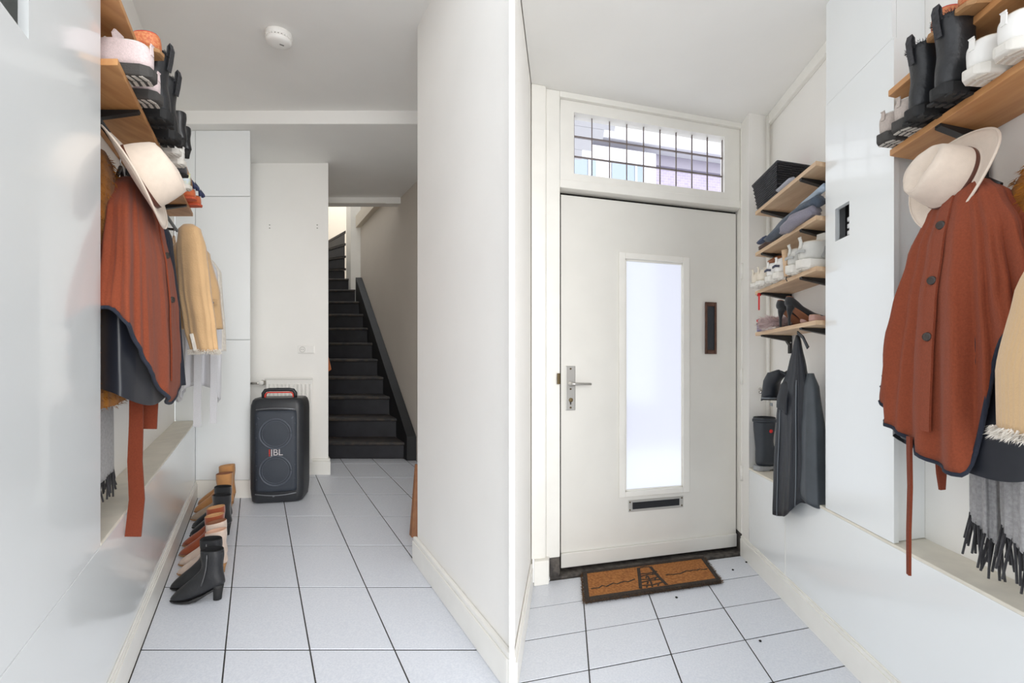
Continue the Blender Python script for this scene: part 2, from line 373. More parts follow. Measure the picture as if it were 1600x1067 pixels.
M_RUST = mat('rusty_brown_iron', (104, 74, 62), 0.6, 0.3, var=0.35, vscale=30, bump=0.4)
vs = empty('old_letter_plate', FB(0.86, 2.67, 1.149)); vs.parent = dr; vs.location = FB(0.86, 2.67, 1.149)-BASE[dr.name]
b = MB()
for a in ((0.823, 0.837, 1.149, 1.446), (0.884, 0.898, 1.149, 1.446), (0.837, 0.884, 1.149, 1.172), (0.837, 0.884, 1.422, 1.446)): b.box(a[0], a[1], 2.660, 2.675, a[2], a[3], FB)
b.build('plate_frame', M_RUST, vs, bevel=0.003)
bx('flap', mat('dark_slate', (50, 54, 60), 0.7, bump=0.5, bscale=40), FB, 0.837, 0.884, 2.668, 2.674, 1.172, 1.422, vs)
for w in (1.62, 1.02, 0.47):
    h = MB().tube([FB(1.034, 2.590, w-0.045), FB(1.034, 2.590, w+0.045)], 0.008, 10).build('hinge', M_TRIM, fm)
    bx('hinge_leaf', M_TRIM, FB, 1.036, 1.062, 2.588, 2.602, w-0.043, w+0.043, h)
bx('door_gap', M_DARK, FB, 1.0305, 1.0365, 2.69, 2.71, 0.02, 1.975, fm)
bx('cable_cover', M_TRIM, FB, 1.09, 1.11, 2.562, 2.575, 0.1, 2.46, fm)
# right side: low box, niche, cupboard
struct(bx('wall_niche_right', M_WALL, FB, 1.18, 1.26, 0.0, 2.575, 0, 2.47))
struct(bx('wall_niche_end', M_WALL, FB, 1.041, 1.18, 2.487, 2.60, 0.0, 2.47))
struct(bx('trim_picture_rail', M_TRIM, FB, 1.155, 1.18, 0.0, 2.485, 2.415, 2.47, bevel=0.004))
struct(bx('wall_low_box_right', M_GLOSS, FB, 1.041, 1.18, 0.0, 2.486, 0, 0.510, bevel=0.002))
struct(bx('trim_ledge_right', M_LEDGE, FB, 1.040, 1.18, 0.0, 2.486, 0.510, 0.520, bevel=0.002))
struct(bx('trim_panel_joint', M_TRIM, FB, 1.0395, 1.041, 2.02, 2.023, 0.118, 0.508))
b = MB(); b.box(1.037, 1.0408, 0.62, 2.597, 0, 0.098, FB); b.box(1.0385, 1.0408, 0.62, 2.597, 0.098, 0.117, FB); b.box(1.028, 1.0371, 0.62, 2.597, 0, 0.098, FB); b.box(1.032, 1.0386, 0.62, 2.597, 0.098, 0.112, FB)
struct(b.build('baseboard_right', M_TRIM, bevel=0.002))
c2 = empty('white_cupboard', FB(1.1, 1.45, 0.52), 'tall glossy white cupboard between shoe shelves and rust poncho', 'cupboard')
b = MB()
for (v0, v1, w0, w1) in ((1.243, 1.490, 0.522, 2.075), (1.585, 1.656, 0.522, 2.075), (1.490, 1.585, 0.522, 1.534), (1.490, 1.585, 1.655, 2.075)): b.box(1.04, 1.060, v0, v1, w0, w1, FB)
b.build('door', M_GLOSS, c2)
bx('top_panel', M_GLOSS, FB, 1.043, 1.060, 1.256, 1.656, 2.079, 2.469, c2)
bx('side_panel', M_GLOSS, FB, 1.061, 1.179, 1.256, 1.272, 0.522, 2.469, c2)
bx('side_panel', M_GLOSS, FB, 1.061, 1.179, 1.640, 1.656, 0.522, 2.469, c2)
bx('edge_shadow_gap', M_DARK, FB, 1.060, 1.0635, 1.2545, 1.256, 0.523, 2.076, c2)
em = empty('fuse_box', FB(1.09, 1.54, 1.53), 'small fuse box behind the square cut-out in the cupboard door', 'fuse box')
bx('backing', mat('meter_black', (48, 46, 46), 0.6), FB, 1.112, 1.12, 1.44, 1.62, 1.50, 1.70, em)
bx('housing', mat('meter_white', (222, 224, 224), 0.4), FB, 1.085, 1.112, 1.46, 1.548, 1.545, 1.635, em, bevel=0.004)
for w in (1.56, 1.585, 1.61): bx('breaker', mat('meter_white', (222, 224, 224), 0.4), FB, 1.075, 1.085, 1.535, 1.555, w-0.008, w+0.008, em, bevel=0.002)

# ------------------------------------------------------------------ the street outside
M_BRICK = bpy.data.materials.new('pale_brick'); M_BRICK.use_nodes = True
nt = M_BRICK.node_tree; bt = nt.nodes.new('ShaderNodeTexBrick'); tcn = nt.nodes.new('ShaderNodeTexCoord'); mpn = nt.nodes.new('ShaderNodeMapping')
mpn.inputs['Rotation'].default_value = (math.pi/2, 0, 0); bt.inputs['Scale'].default_value = 5.0; bt.inputs['Mortar Size'].default_value = 0.012
bt.inputs['Color1'].default_value = rgb(142, 134, 156); bt.inputs['Color2'].default_value = rgb(152, 144, 164); bt.inputs['Mortar'].default_value = rgb(172, 168, 184)
nt.links.new(tcn.outputs['Object'], mpn.inputs[0]); nt.links.new(mpn.outputs[0], bt.inputs['Vector']); nt.links.new(bt.outputs[0], nt.nodes['Principled BSDF'].inputs['Base Color'])
hs = empty('brick_house', FB(3, 9.2, -0.4), 'pale brick house with white bay seen through the window above door', 'house')
M_HW = mat('house_white', (190, 190, 196), 0.6); M_HG = mat('house_glass', (116, 132, 148), 0.1)
bx('wall', M_BRICK, FB, -0.35, 8.5, 9.0, 9.4, -0.4, 5.2, hs)
bx('frieze', mat('house_grey', (128, 124, 138), 0.6), FB, -0.4, 8.6, 8.92, 9.0, 4.86, 5.06, hs)
bx('gutter', M_HW, FB, -0.4, 8.8, 8.55, 9.3, 5.06, 5.36, hs, bevel=0.03)
bx('roof', mat('house_roof', (222, 220, 222), 0.7), FB, -0.4, 8.8, 9.0, 10.5, 5.36, 6.2, hs)
bx('bay', M_HW, FB, -0.3, 1.62, 8.35, 8.998, 0.5, 4.82, hs, bevel=0.02)
for u0, u1 in ((-0.05, 0.52), (0.80, 1.36)):
    wd = bx('window', M_HG, FB, u0, u1, 8.33, 8.349, 3.3, 4.58, hs)
    bx('sash', M_HW, FB, u0, u1, 8.318, 8.33, 4.20, 4.25, wd); bx('sash', M_HW, FB, u1-.14, u1-.10, 8.318, 8.33, 3.3, 4.58, wd)
for u0 in (3.5, 5.6):
    wd = bx('window', M_HW, FB, u0, u0+1.0, 8.96, 8.998, 2.9, 4.62, hs)
    bx('pane', M_HG, FB, u0+0.15, u0+0.85, 8.945, 8.96, 3.0, 4.48, wd)
cn = empty('porch_canopy', FB(0.3, 3.9, 2.6), 'white boarded porch canopy above the street side of the front door', 'canopy')
for k in range(7): bx('board', M_HW, FB, -0.55+0.02*k, 0.62-0.08*k, 2.95+0.2*k, 3.145+0.2*k, 2.86, 2.88, cn)

# ------------------------------------------------------------------ shelves on folding brackets
def wood(name, c1, c2):
    m = bpy.data.materials.new(name); m.use_nodes = True; nt = m.node_tree; p = nt.nodes['Principled BSDF']
    t = nt.nodes.new('ShaderNodeTexCoord'); mp = nt.nodes.new('ShaderNodeMapping'); mp.inputs['Scale'].default_value = (9, 1.6, 9); mp.inputs['Rotation'].default_value = (0, 0, 0.3)
    n = nt.nodes.new('ShaderNodeTexNoise'); n.inputs['Scale'].default_value = 3.5; n.inputs['Detail'].default_value = 6; n.inputs['Distortion'].default_value = 0.8
    n3 = nt.nodes.new('ShaderNodeTexNoise'); n3.inputs['Scale'].default_value = 1.2; n3.inputs['Detail'].default_value = 2
    r = nt.nodes.new('ShaderNodeValToRGB'); r.color_ramp.elements[0].position = 0.30; r.color_ramp.elements[0].color = rgb(*c1); r.color_ramp.elements[1].position = 0.7; r.color_ramp.elements[1].color = rgb(*c2)
    mxx = nt.nodes.new('ShaderNodeMixRGB'); mxx.blend_type = 'MULTIPLY'; mxx.inputs[0].default_value = 0.25
    nt.links.new(t.outputs['Object'], mp.inputs[0]); nt.links.new(mp.outputs[0], n.inputs['Vector']); nt.links.new(mp.outputs[0], n3.inputs['Vector'])
    nt.links.new(n.outputs['Fac'], r.inputs[0]); nt.links.new(r.outputs[0], mxx.inputs[1]); nt.links.new(n3.outputs['Fac'], mxx.inputs[2]); nt.links.new(mxx.outputs[0], p.inputs['Base Color'])
    p.inputs['Roughness'].default_value = 0.5
    return m
M_WOOD = wood('birch_board', (186, 128, 76), (210, 156, 102))
M_WOODL = wood('pale_board', (210, 174, 138), (228, 198, 164))
M_BLK = mat('black_iron', (30, 30, 32), 0.45)
def shelf(F, u0, u1, v0, v1, w, brackets, label, group, sgn, m, hang=0.13, thick=0.018):
    """u0 = front edge, u1 = wall; brackets = positions along the wall; sgn = direction from wall to hall."""
    s = empty('shelf', F((u0+u1)/2, (v0+v1)/2, w), label, 'shelf', group)
    bx('board', m, F, min(u0, u1), max(u0, u1), v0, v1, w, w+thick, s, bevel=0.0015)
    for bv in brackets:
        b = MB()
        a, c = u1+sgn*0.002, u0+sgn*-0.004
        b.add([F(x, y, z) for y in (bv-0.012, bv+0.012) for (x, z) in ((a, w-0.001), (c, w-0.001), (c, w-0.008), (a+sgn*0.03, w-0.028), (a+sgn*0.012, w-0.05), (a+sgn*0.012, w-hang), (a, w-hang))],
              [(0,1,2,3,4,5,6), (13,12,11,10,9,8,7)]+[(i, (i+1) % 7, 7+(i+1) % 7, 7+i) for i in range(7)])
        br = b.build('bracket', M_BLK, s)
        MB().box(c-0.002, c+0.002, bv-0.010, bv+0.010, w-0.004, w+0.008, F).build('stop', M_BLK, br)
        for dz in (0.035, 0.10):
            if dz < hang: MB().lathe([(0.004, -0.013), (0.004, 0.013)], F(a+sgn*0.008, bv, w-dz), 8, Matrix.Rotation(math.pi/2, 4, 'X')).build('bolt', M_STEEL, br)
    return s
shelf(FA, -0.365, -0.549, 1.352, 2.97, 1.783, [1.62, 2.16, 2.72], 'lower wooden shelf crowded with shoes above the left coats', 'left hallway shelves', 1, M_WOOD)
shelf(FA, -0.365, -0.549, 1.352, 3.02, 1.96, [1.62, 2.30, 2.80], 'upper wooden shelf near the ceiling of the left hallway', 'left hallway shelves', 1, M_WOOD)
for w, nm in ((1.85, 'topmost pale shelf holding the black basket'), (1.64, 'second pale shelf holding folded clothes'), (1.443, 'third pale shelf holding white trainers'), (1.234, 'lowest pale shelf holding black pumps')):
    shelf(FB, 1.0, 1.179, 1.665, 2.30, w-0.004, [1.80, 2.22], nm+' beside the front door', 'shelves beside the front door', -1, M_WOODL, hang=0.045 if w > 1.3 else 0.09)
shelf(FB, 1.0, 1.179, 0.70, 1.215, 1.692, [1.02], 'wooden shelf with black boots and white trainers above the hat', 'shelves above the poncho', -1, M_WOOD, hang=0.30)
shelf(FB, 1.0, 1.179, 0.70, 1.222, 1.873, [0.78], 'uppermost wooden shelf in the top right corner', 'shelves above the poncho', -1, M_WOOD)
# ------------------------------------------------------------------ builders for shoes, garments, hats
def Apx(x, y, u=None, v=None, w=None):
    a = (x-400)/800; b = (y-535.5)/800
    if v is None: v = u/a if u is not None else (1.05-w)/b
    return FA(a*v, v, 1.05-b*v)
def Bpx(x, y, u=None, v=None, w=None):
    a = (x-800)/800; b = (y-580)/800; ku = (a-.105)/.96706; kv = (1-.3137*a)/.96706
    Y = v/kv if v is not None else (u/ku if u is not None else (1.05-w)/b)
    return FB(ku*Y, kv*Y, 1.05-b*Y)
def place(loc, yaw=0, sc=1.0, pitch=0, roll=0):
    return Matrix.Translation(Vector(loc)) @ Matrix.Rotation(yaw, 4, 'Z') @ Matrix.Rotation(pitch, 4, 'Y') @ Matrix.Rotation(roll, 4, 'X') @ Matrix.Scale(sc, 4)
def srings(rows, n=20, e=2.4):
    out = []
    for (px, pz, qx, qz, hw) in rows:
        r = []
        for k in range(n):
            t = 2*math.pi*k/n; c, s = math.cos(t), math.sin(t)
            c = math.copysign(abs(c)**(2/e), c); s = math.copysign(abs(s)**(2/e), s)
            r.append(Vector(((px+qx)/2+(qx-px)/2*c, hw*s, (pz+qz)/2+(qz-pz)/2*c)))
        out.append(r)
    return out
def dense(rows, k=3):
    """Catmull-Rom between the rows of a profile."""
    out = []
    for i in range(len(rows)-1):
        p0, p1, p2, p3 = rows[max(i-1, 0)], rows[i], rows[i+1], rows[min(i+2, len(rows)-1)]
        for j in range(k):
            t = j/k
            out.append(tuple(0.5*(2*b+(c-a)*t+(2*a-5*b+4*c-d)*t*t+(3*b-a-3*c+d)*t**3) for a, b, c, d in zip(p0, p1, p2, p3)))
    return out+[tuple(rows[-1])]
def sole_mesh(st, taper=0.92):
    rings = []
    for x, hw, zb, zt in st:
        h = hw*taper
        rings.append([Vector((x, -hw, zt)), Vector((x, hw, zt)), Vector((x, hw, zb+(zt-zb)*.3)), Vector((x, h, zb)), Vector((x, -h, zb)), Vector((x, -hw, zb+(zt-zb)*.3))])
    return MB().loft(rings, smooth=False)
def lining_mesh(row, down=0.05):
    px, pz, qx, qz, hw = row
    def sc(f, dz): 
        cx, cz = (px+qx)/2, (pz+qz)/2
        return (cx+(px-cx)*f, cz+(pz-cz)*f+dz, cx+(qx-cx)*f, cz+(qz-cz)*f+dz, hw*f)
    return MB().loft(srings([sc(1.0, 0), sc(0.93, 0.004), sc(0.86, -0.004), sc(0.8, -down)]), False, True)
def thing_at(name, M, label, cat, group): return empty(name, M.to_translation(), label, cat, group)

ANKLE = [(.010,.262,.118,.266,.044),(.008,.225,.117,.228,.043),(.013,.180,.112,.188,.039),(.010,.135,.124,.158,.038),(.003,.102,.144,.136,.037),(.006,.080,.166,.115,.036),(.05,.062,.187,.098,.038),(.10,.036,.207,.082,.042),(.15,.016,.226,.066,.043),(.19,.010,.241,.052,.039),(.225,.009,.254,.038,.030),(.25,.009,.262,.026,.016),(.262,.010,.266,.018,.004)]
def ankle_boot(M, m_up, m_sole, m_line, label, group, heel=1.0, zipper=None, tall=1.0, block=0.024, elastic=None):
    o = thing_at('ankle_boot', M, label, 'boot', group)
    rows = [(a, b*heel if b < .08 else .08*heel+(b-.08)*tall, c, (d*(0.45+0.55*heel) if d < .12 else d*(0.45+.55*heel)+(d-.12)*(tall-1)), h) for a, b, c, d, h in ANKLE]
    MB().loft(srings(dense(rows)), False, True).xf(M).build('upper', m_up, o)
    lining_mesh(rows[0]).xf(M).build('lining', m_line, o)
    st = [(.05,.022,.050*heel,.062*heel),(.075,.030,.038*heel,.050*heel),(.10,.036,.022*heel+.002,.036*heel),(.13,.042,.008,.024*heel+.004),(.16,.045,.002,.016),(.19,.042,.001,.012),(.22,.035,.001,.011),(.245,.024,.002,.011),(.262,.011,.004,.011),(.269,.003,.006,.010)]
    sole_mesh(st).xf(M).build('sole', m_sole, o)
    hz = .078*heel
    if hz > .02:
        r = []
        for t in (0, .25, .6, 1):
            k = 1-0.28*math.sin(t*math.pi*.5)
            cx = .034+.004*t; z = hz*(1-t)
            r.append([Vector((cx+.028*k*math.cos(a), block*1.15*k*math.sin(a), z if a > 9 else z)) for a in [2*math.pi*j/14 for j in range(14)]])
        MB().loft(r).xf(M).build('heel', m_sole, o)
    if zipper:
        p = [Vector((.072+.03*t*t, -.0395-.003*math.sin(t*3), .250*tall-(.16*tall)*t)) for t in [i/8 for i in range(9)]]
        p = [Vector((q.x, (.0462 if q.z > .2 else .0428), q.z)) for q in p]
        MB().tube(p, .0028, 6).xf(M).build('zip', zipper, o)
    if elastic:
        MB().loft(srings([(.04,.24*tall+.01,.088,.24*tall+.01,.0455),(.045,.20*tall+.01,.083,.20*tall+.01,.0445),(.055,.165*tall,.075,.165*tall,.042)]), True, True).xf(M).build('elastic_gusset', elastic, o)
    return o

SNK = [(.004,.098,.088,.100,.034),(-.004,.082,.108,.108,.037),(-.006,.055,.135,.108,.038),(.0,.028,.16,.094,.039),(.05,.024,.185,.080,.042),(.10,.024,.21,.069,.046),(.15,.024,.232,.061,.049),(.20,.024,.255,.053,.046),(.24,.024,.270,.045,.035),(.265,.026,.279,.038,.018),(.276,.029,.282,.034,.005)]
def sneaker(M, m_up, m_sole, m_line, label, group, m_tread=None, stripes=None, tab=0.0, thick=0.028, cat='trainer'):
    o = thing_at('sneaker', M, label, cat, group)
    rows = [(a, b-.024+thick-.004, c, d-.024+thick, h) for a, b, c, d, h in SNK]
    MB().loft(srings(dense(rows), 20, 2.6), False, True).xf(M).build('upper', m_up, o)
    lining_mesh(rows[0], .04).xf(M).build('lining', m_line, o)
    st = [(-.014,.012,.010,thick),(-.010,.024,.003,thick+.002),(.01,.037,.0,thick+.002),(.05,.041,.0,thick),(.10,.042,.001,thick),(.15,.049,.0,thick),(.20,.050,.0,thick),(.245,.040,.002,thick),(.272,.024,.006,thick+.001),(.288,.008,.011,thick+.002)]
    so = sole_mesh(st, .94).xf(M).build('sole', m_sole, o, bevel=.003)
    tr = MB()
    for k in range(12):
        x = .0+.021*k; h = .030 if k < 3 else .036
        for sgn in (-1, 1):
            tr.add([(x, sgn*.003, -.0025), (x+.010, sgn*.003, -.0025), (x+.016, sgn*h, -.0025), (x+.006, sgn*h, -.0025), (x, sgn*.003, .002), (x+.010, sgn*.003, .002), (x+.016, sgn*h, .002), (x+.006, sgn*h, .002)], [(0,1,2,3), (7,6,5,4), (0,4,5,1), (1,5,6,2), (2,6,7,3), (3,7,4,0)])
    tr.xf(M).build('tread', m_tread or m_sole, so)
    MB().strip([(.088,0,.096+thick-.024), (.094,0,.122+thick-.024), (.090,0,.136+thick-.024)], (0,1,0), [.026,.026,.020], .005).xf(M).build('tongue', m_up, o)
    for k in range(4):
        x = .118+.022*k; z = .112-.0125*k+thick-.024
        MB().tube([(x,-.026,z-.012), (x+.004,-.012,z+.001), (x+.006,0,z+.003), (x+.004,.012,z+.001), (x,.026,z-.012)], .003, 6).xf(M).build('lace', m_line if stripes is None else m_up, o)
    if stripes:
        for k, x in enumerate((.06, .095, .13)):
            for sgn in (-1, 1): MB().strip([(x, sgn*.0415, .03+thick-.024), (x+.012, sgn*.0415, .055+thick-.024), (x+.02, sgn*.036, .078+thick-.024)], (1,0,0), .006, .003).xf(M).build('stripe', stripes, o)
        MB().strip([(-.0075,-.026,.055+thick-.024), (-.0115,0,.060+thick-.024), (-.0075,.026,.055+thick-.024)], (0,0,1), .006, .003).xf(M).build('heel_stripe', stripes, o)
    MB().strip([(-.006,0,.070+thick-.024), (-.004,0,.098+thick-.024), (-.008-tab*.2,0,.102+thick-.024+tab), (-.004-tab*.2,0,.104+thick-.024+tab)], (0,1,0), .007, .004).xf(M).build('heel_tab', m_up, o, bevel=.001)
    return o

def blades(points, normals, n, length, wid, m, parent, name='fur', seed=3, droop=0.5):
    """Many short strands standing on a surface, joined in one part."""
    rnd = random.Random(seed); vs = []; fs = []
    for _ in range(n):
        i = rnd.randrange(len(points)); p = points[i]+Vector((rnd.uniform(-1,1), rnd.uniform(-1,1), rnd.uniform(-1,1)))*wid*6
        d = (normals[i]+Vector((rnd.uniform(-.6,.6), rnd.uniform(-.6,.6), -droop+rnd.uniform(-.5,.5)))).normalized()
        s = d.cross(Vector((rnd.uniform(-1,1), rnd.uniform(-1,1), rnd.uniform(-1,1)))).normalized()*wid
        l = length*rnd.uniform(.6, 1.2); k = len(vs)
        vs += [p-s, p+s, p+d*l]; fs.append((k, k+1, k+2))
    o = MB().add(vs, fs).build(name, m, parent); o['kind'] = 'stuff'
    return o
def combat_boot(M, m_up, m_sole, label, group, fur=True):
    o = thing_at('combat_boot', M, label, 'boot', group)
    rows = [(.0,.272,.112,.276,.048),(.0,.235,.112,.240,.047),(.006,.195,.110,.205,.045),(.008,.150,.118,.170,.043),(.0,.110,.138,.145,.042),(-.004,.075,.160,.122,.042),(.0,.040,.182,.105,.042),(.05,.034,.203,.094,.044),(.10,.034,.222,.088,.047),(.15,.034,.240,.084,.050),(.20,.034,.260,.077,.049),(.24,.036,.275,.068,.040),(.265,.040,.284,.058,.024),(.28,.044,.288,.052,.006)]
    MB().loft(srings(dense(rows), 20, 2.5), False, True).xf(M).build('upper', m_up, o)
    lining_mesh(rows[0], .05).xf(M).build('lining', M_BLACKIN, o)
    st = [(-.014,.014,.012,.040),(-.008,.030,.002,.042),(.01,.042,0,.042),(.065,.044,0,.042),(.072,.043,.010,.042),(.098,.043,.010,.042),(.105,.044,0,.042),(.15,.051,0,.042),(.20,.053,0,.043),(.245,.044,.003,.046),(.275,.028,.010,.050),(.292,.010,.018,.052)]
    so = sole_mesh(st, .96).xf(M).build('sole', m_sole, o, bevel=.003)
    for k in range(9):
        x = .0+.03*k
        if .06 < x < .10: continue
        for sgn in (-1, 1):
            MB().box(x, x+.017, sgn*.034-.014, sgn*.034+.014, -.006, .003).xf(M).build('lug', m_sole, so)
    MB().strip([(-.002,0,.205), (-.010,0,.245), (-.016,0,.290), (-.010,0,.312), (-.002,0,.300), (.001,0,.262)], (0,1,0), .012, .004).xf(M).build('pull_tab', mat('webbing', (58, 58, 62), .7, var=.5, vscale=120), o)
    if fur:
        pts = []; nm = []
        for r in srings([rows[0], (.0,.262,.112,.266,.048)], 40):
            for q in r: pts.append(M @ q); nm.append((M.to_3x3() @ Vector((q.x-.056, q.y, .02))).normalized())
        blades(pts, nm, 600, .007, .0008, M_BLACKIN, o, 'fur_trim', droop=-.4)
    return o
def low_shoe(M, m_up, m_sole, m_line, label, group, name='flat_shoe', bow=None):
    o = thing_at(name, M, label, 'shoe', group)
    rows = [(.0,.062,.075,.058,.030),(-.004,.04,.10,.056,.034),(.0,.016,.13,.060,.036),(.05,.010,.165,.062,.040),(.10,.010,.195,.056,.044),(.15,.010,.22,.048,.045),(.20,.010,.24,.040,.040),(.23,.011,.255,.032,.028),(.25,.014,.262,.024,.010)]
    MB().loft(srings(dense(rows)), False, True).xf(M).build('upper', m_up, o)
    lining_mesh(rows[0], .03).xf(M).build('lining', m_line, o)
    sole_mesh([(-.01,.014,.003,.013),(.0,.030,0,.013),(.05,.037,0,.012),(.10,.042,0,.012),(.15,.047,0,.012),(.20,.044,0,.012),(.24,.032,.001,.013),(.266,.008,.005,.014)]).xf(M).build('sole', m_sole, o)
    if bow:
        for sgn in (-1, 1):
            MB().loft(srings([(-.012,.062,.0,.064,.004),(-.022,.070,.0,.090,.012),(-.018,.082,.002,.110,.018),(-.004,.095,.004,.118,.006)], 12)).xf(M @ Matrix.Translation((0, sgn*.018, 0))).build('bow', bow, o)
    return o
def pump(M, m_up, m_in, label, group):
    o = thing_at('high_heel_pump', M, label, 'shoe', group)
    rows = [(.002,.138,.030,.128,.020),(-.004,.118,.055,.112,.028),(.0,.098,.085,.090,.030),(.035,.080,.115,.076,.031),(.08,.052,.145,.062,.034),(.12,.024,.175,.055,.040),(.155,.008,.205,.048,.041),(.19,.006,.228,.038,.034),(.22,.006,.245,.026,.020),(.245,.007,.256,.016,.005)]
    MB().loft(srings(dense(rows)), False, True).xf(M).build('upper', m_up, o)
    lining_mesh(rows[0], .02).xf(M).build('lining', m_in, o)
    sole_mesh([(.03,.018,.078,.086),(.06,.024,.060,.068),(.09,.029,.040,.048),(.12,.036,.016,.027),(.15,.040,.003,.012),(.19,.034,.001,.008),(.225,.020,.001,.008),(.255,.004,.003,.009)]).xf(M).build('sole', m_in, o)
    MB().loft([[Vector((cx+r*math.cos(a), r*math.sin(a), z)) for a in [2*math.pi*j/10 for j in range(10)]] for cx, r, z in ((.024,.022,.092), (.016,.014,.072), (.013,.007,.045), (.013,.0055,.0))]).xf(M).build('heel', m_up, o)
    return o
def rubber_boot(M, m, label, group, sc=1.0):
    o = thing_at('rubber_boot', M, label, 'boot', group)
    rows = [(-.012,.335,.122,.335,.055),(-.010,.27,.118,.272,.052),(-.004,.20,.108,.21,.047),(.0,.14,.112,.165,.042),(-.002,.09,.135,.138,.042),(.0,.04,.165,.112,.041),(.04,.026,.19,.095,.043),(.10,.024,.22,.082,.046),(.16,.024,.245,.070,.048),(.21,.024,.262,.058,.042),(.245,.026,.276,.046,.028),(.268,.030,.280,.038,.008)]
    MB().loft(srings(dense(rows)), False, True).xf(M).build('upper', m, o)
    lining_mesh(rows[0], .08).xf(M).build('lining', M_BLACKIN, o)
    sole_mesh([(-.012,.012,.004,.030),(-.006,.030,0,.032),(.01,.039,0,.032),(.06,.041,0,.030),(.07,.040,.008,.030),(.10,.041,.008,.030),(.11,.044,0,.030),(.16,.050,0,.030),(.21,.046,0,.030),(.25,.034,.003,.032),(.282,.010,.012,.036)]).xf(M).build('sole', mat('grey_rubber_sole', (150, 152, 154), .6), o, bevel=.003)
    MB().loft(srings([(-.014,.325,.124,.325,.057),(-.014,.308,.123,.308,.0565)], 20), False, False).xf(M).build('top_band', m, o, thick=.004)
    return o

def garment(F, cu, cv, prof, hem, n=120, nt=30, folds=((9, .5), (15, .35), (23, .2)), amp=0.02, seed=1, e=2.3, top_cap=True, inset=0.0, drop=0.0):
    """A hanging garment: ellipses in room coordinates from prof = [(height, half across, half along, shift across, shift along)],
    each string of the cloth running down to the hem height hem(angle)."""
    rnd = random.Random(seed); ph = [rnd.uniform(0, 6.28) for _ in folds]
    hs = [p[0] for p in prof]
    def at(w):
        w = max(min(w, hs[0]), hs[-1])
        for i in range(len(prof)-1):
            if w >= hs[i+1]:
                t = (hs[i]-w)/(hs[i]-hs[i+1]); t = t*t*(3-2*t)*.5+t*.5
                return [a+(b-a)*t for a, b in zip(prof[i], prof[i+1])]
        return list(prof[-1])
    rings = []
    for i in range(nt+1):
        t = i/nt; ring = []
        for k in range(n):
            th = 2*math.pi*k/n
            hw = hem(th)-drop
            w = hs[0]+(hw-hs[0])*t
            _, su, sv, du, dv = at(w)
            c, s = math.cos(th), math.sin(th)
            c2 = math.copysign(abs(c)**(2/e), c); s2 = math.copysign(abs(s)**(2/e), s)
            f = sum(a*(1-2*abs(math.sin((m*th+p+0.6*math.sin(3*t+m)+.9*math.sin(2*th+m))/2))**.75) for (m, a), p in zip(folds, ph))*amp*min(1, t*1.6)
            r = 1-inset
            ring.append(F(cu+du+(su*r+f)*c2, cv+dv+(sv*r+f*1.2)*s2, w))
        rings.append(ring)
    b = MB(); b.loft(rings, top_cap, False)
    b.rings = rings
    return b
def ring_pts(b, r0=0, r1=None):
    pts = []; nm = []
    for r in b.rings[r0:r1]:
        c = sum(r, Vector())/len(r)
        for p in r: pts.append(p); nm.append((p-c).normalized())
    return pts, nm
def hat(M, rx, ry, ch, m_felt, m_band, label, group=None, curl=.018):
    o = thing_at('felt_hat', M, label, 'hat', group)
    n = 56; rings = []
    cx, cy = rx*.60, ry*.56
    for f in (1.0, .9, .75, .62, .54):
        r = []
        for k in range(n):
            t = 2*math.pi*k/n; c, s = math.cos(t), math.sin(t)
            X, Y = rx*c, ry*s
            bx_, by_ = cx*c, cy*s; q = (f-.5)/.5
            z = curl*q*q*(s*s*1.2-.35*c*c)
            r.append(Vector((bx_+(X-bx_)*q, by_+(Y-by_)*q, z)))
        rings.append(r)
    for zf, rf in ((.03, 1.0), (.15, .99), (.35, .965), (.55, .92), (.75, .86), (.88, .80), (.96, .72), (1.0, .58), (.99, .42), (.975, .2), (.97, .04)):
        r = []
        for k in range(n):
            t = 2*math.pi*k/n; c, s = math.cos(t), math.sin(t)
            x, y = cx*rf*c, cy*rf*s
            if zf > .4:
                pin = (zf-.4)/.6*max(0, c)**1.5
                y *= 1-.42*pin*(.6 if rf > .7 else 1)
            z = ch*(zf)
            if zf > .9: z -= ch*.24*math.exp(-(y/(cy*.36))**2)*(1 if rf < .7 else .55 if rf < .8 else .25)
            z += ch*.10*(c*.5+.1)*zf if zf > .8 else 0
            r.append(Vector((x, y, z)))
        rings.append(r)
    MB().loft(rings, False, True).xf(M).build('crown_and_brim', m_felt, o, thick=.004)
    rr = [[Vector((cx*f*math.cos(2*math.pi*k/n), cy*f*math.sin(2*math.pi*k/n), z)) for k in range(n)] for f, z in ((1.015, ch*.03), (1.03, ch*.06), (1.03, ch*.15), (1.0, ch*.17))]
    MB().loft(rr, False, False).xf(M).build('hat_band', m_band, o)
    MB().tube([(rx*math.cos(2*math.pi*k/n), ry*math.sin(2*math.pi*k/n), curl*(math.sin(2*math.pi*k/n)**2*1.2-.35*math.cos(2*math.pi*k/n)**2)) for k in range(n+1)], .0032, 6).xf(M).build('brim_edge', m_felt, o)
    return o
def axes(z, x):
    z = Vector(z).normalized(); x = Vector(x); x = (x-z*x.dot(z)).normalized(); y = z.cross(x)
    return Matrix((x, y, z)).transposed().to_4x4()
def hanger(F, u, v, w, along='v', half=.14, m=None, label='', group=None):
    h = empty('coat_hanger', F(u, v, w-.12), label, 'hanger', group)
    def q(a, dz): return F(u+(a if along == 'u' else 0), v+(a if along == 'v' else 0), w+dz)
    MB().tube([q(.012*math.sin(t), -.012+.012*math.cos(t)) for t in [-.5+i*.35 for i in range(11)]]+[q(0, -.035), q(0, -.06)], .0018, 6).build('hook', M_STEEL, h)
    MB().tube([q(-half, -.11), q(-half*.5, -.085), q(0, -.06), q(half*.5, -.085), q(half, -.11)], .006, 8).build('arm', m or M_WOODL, h)
    return h
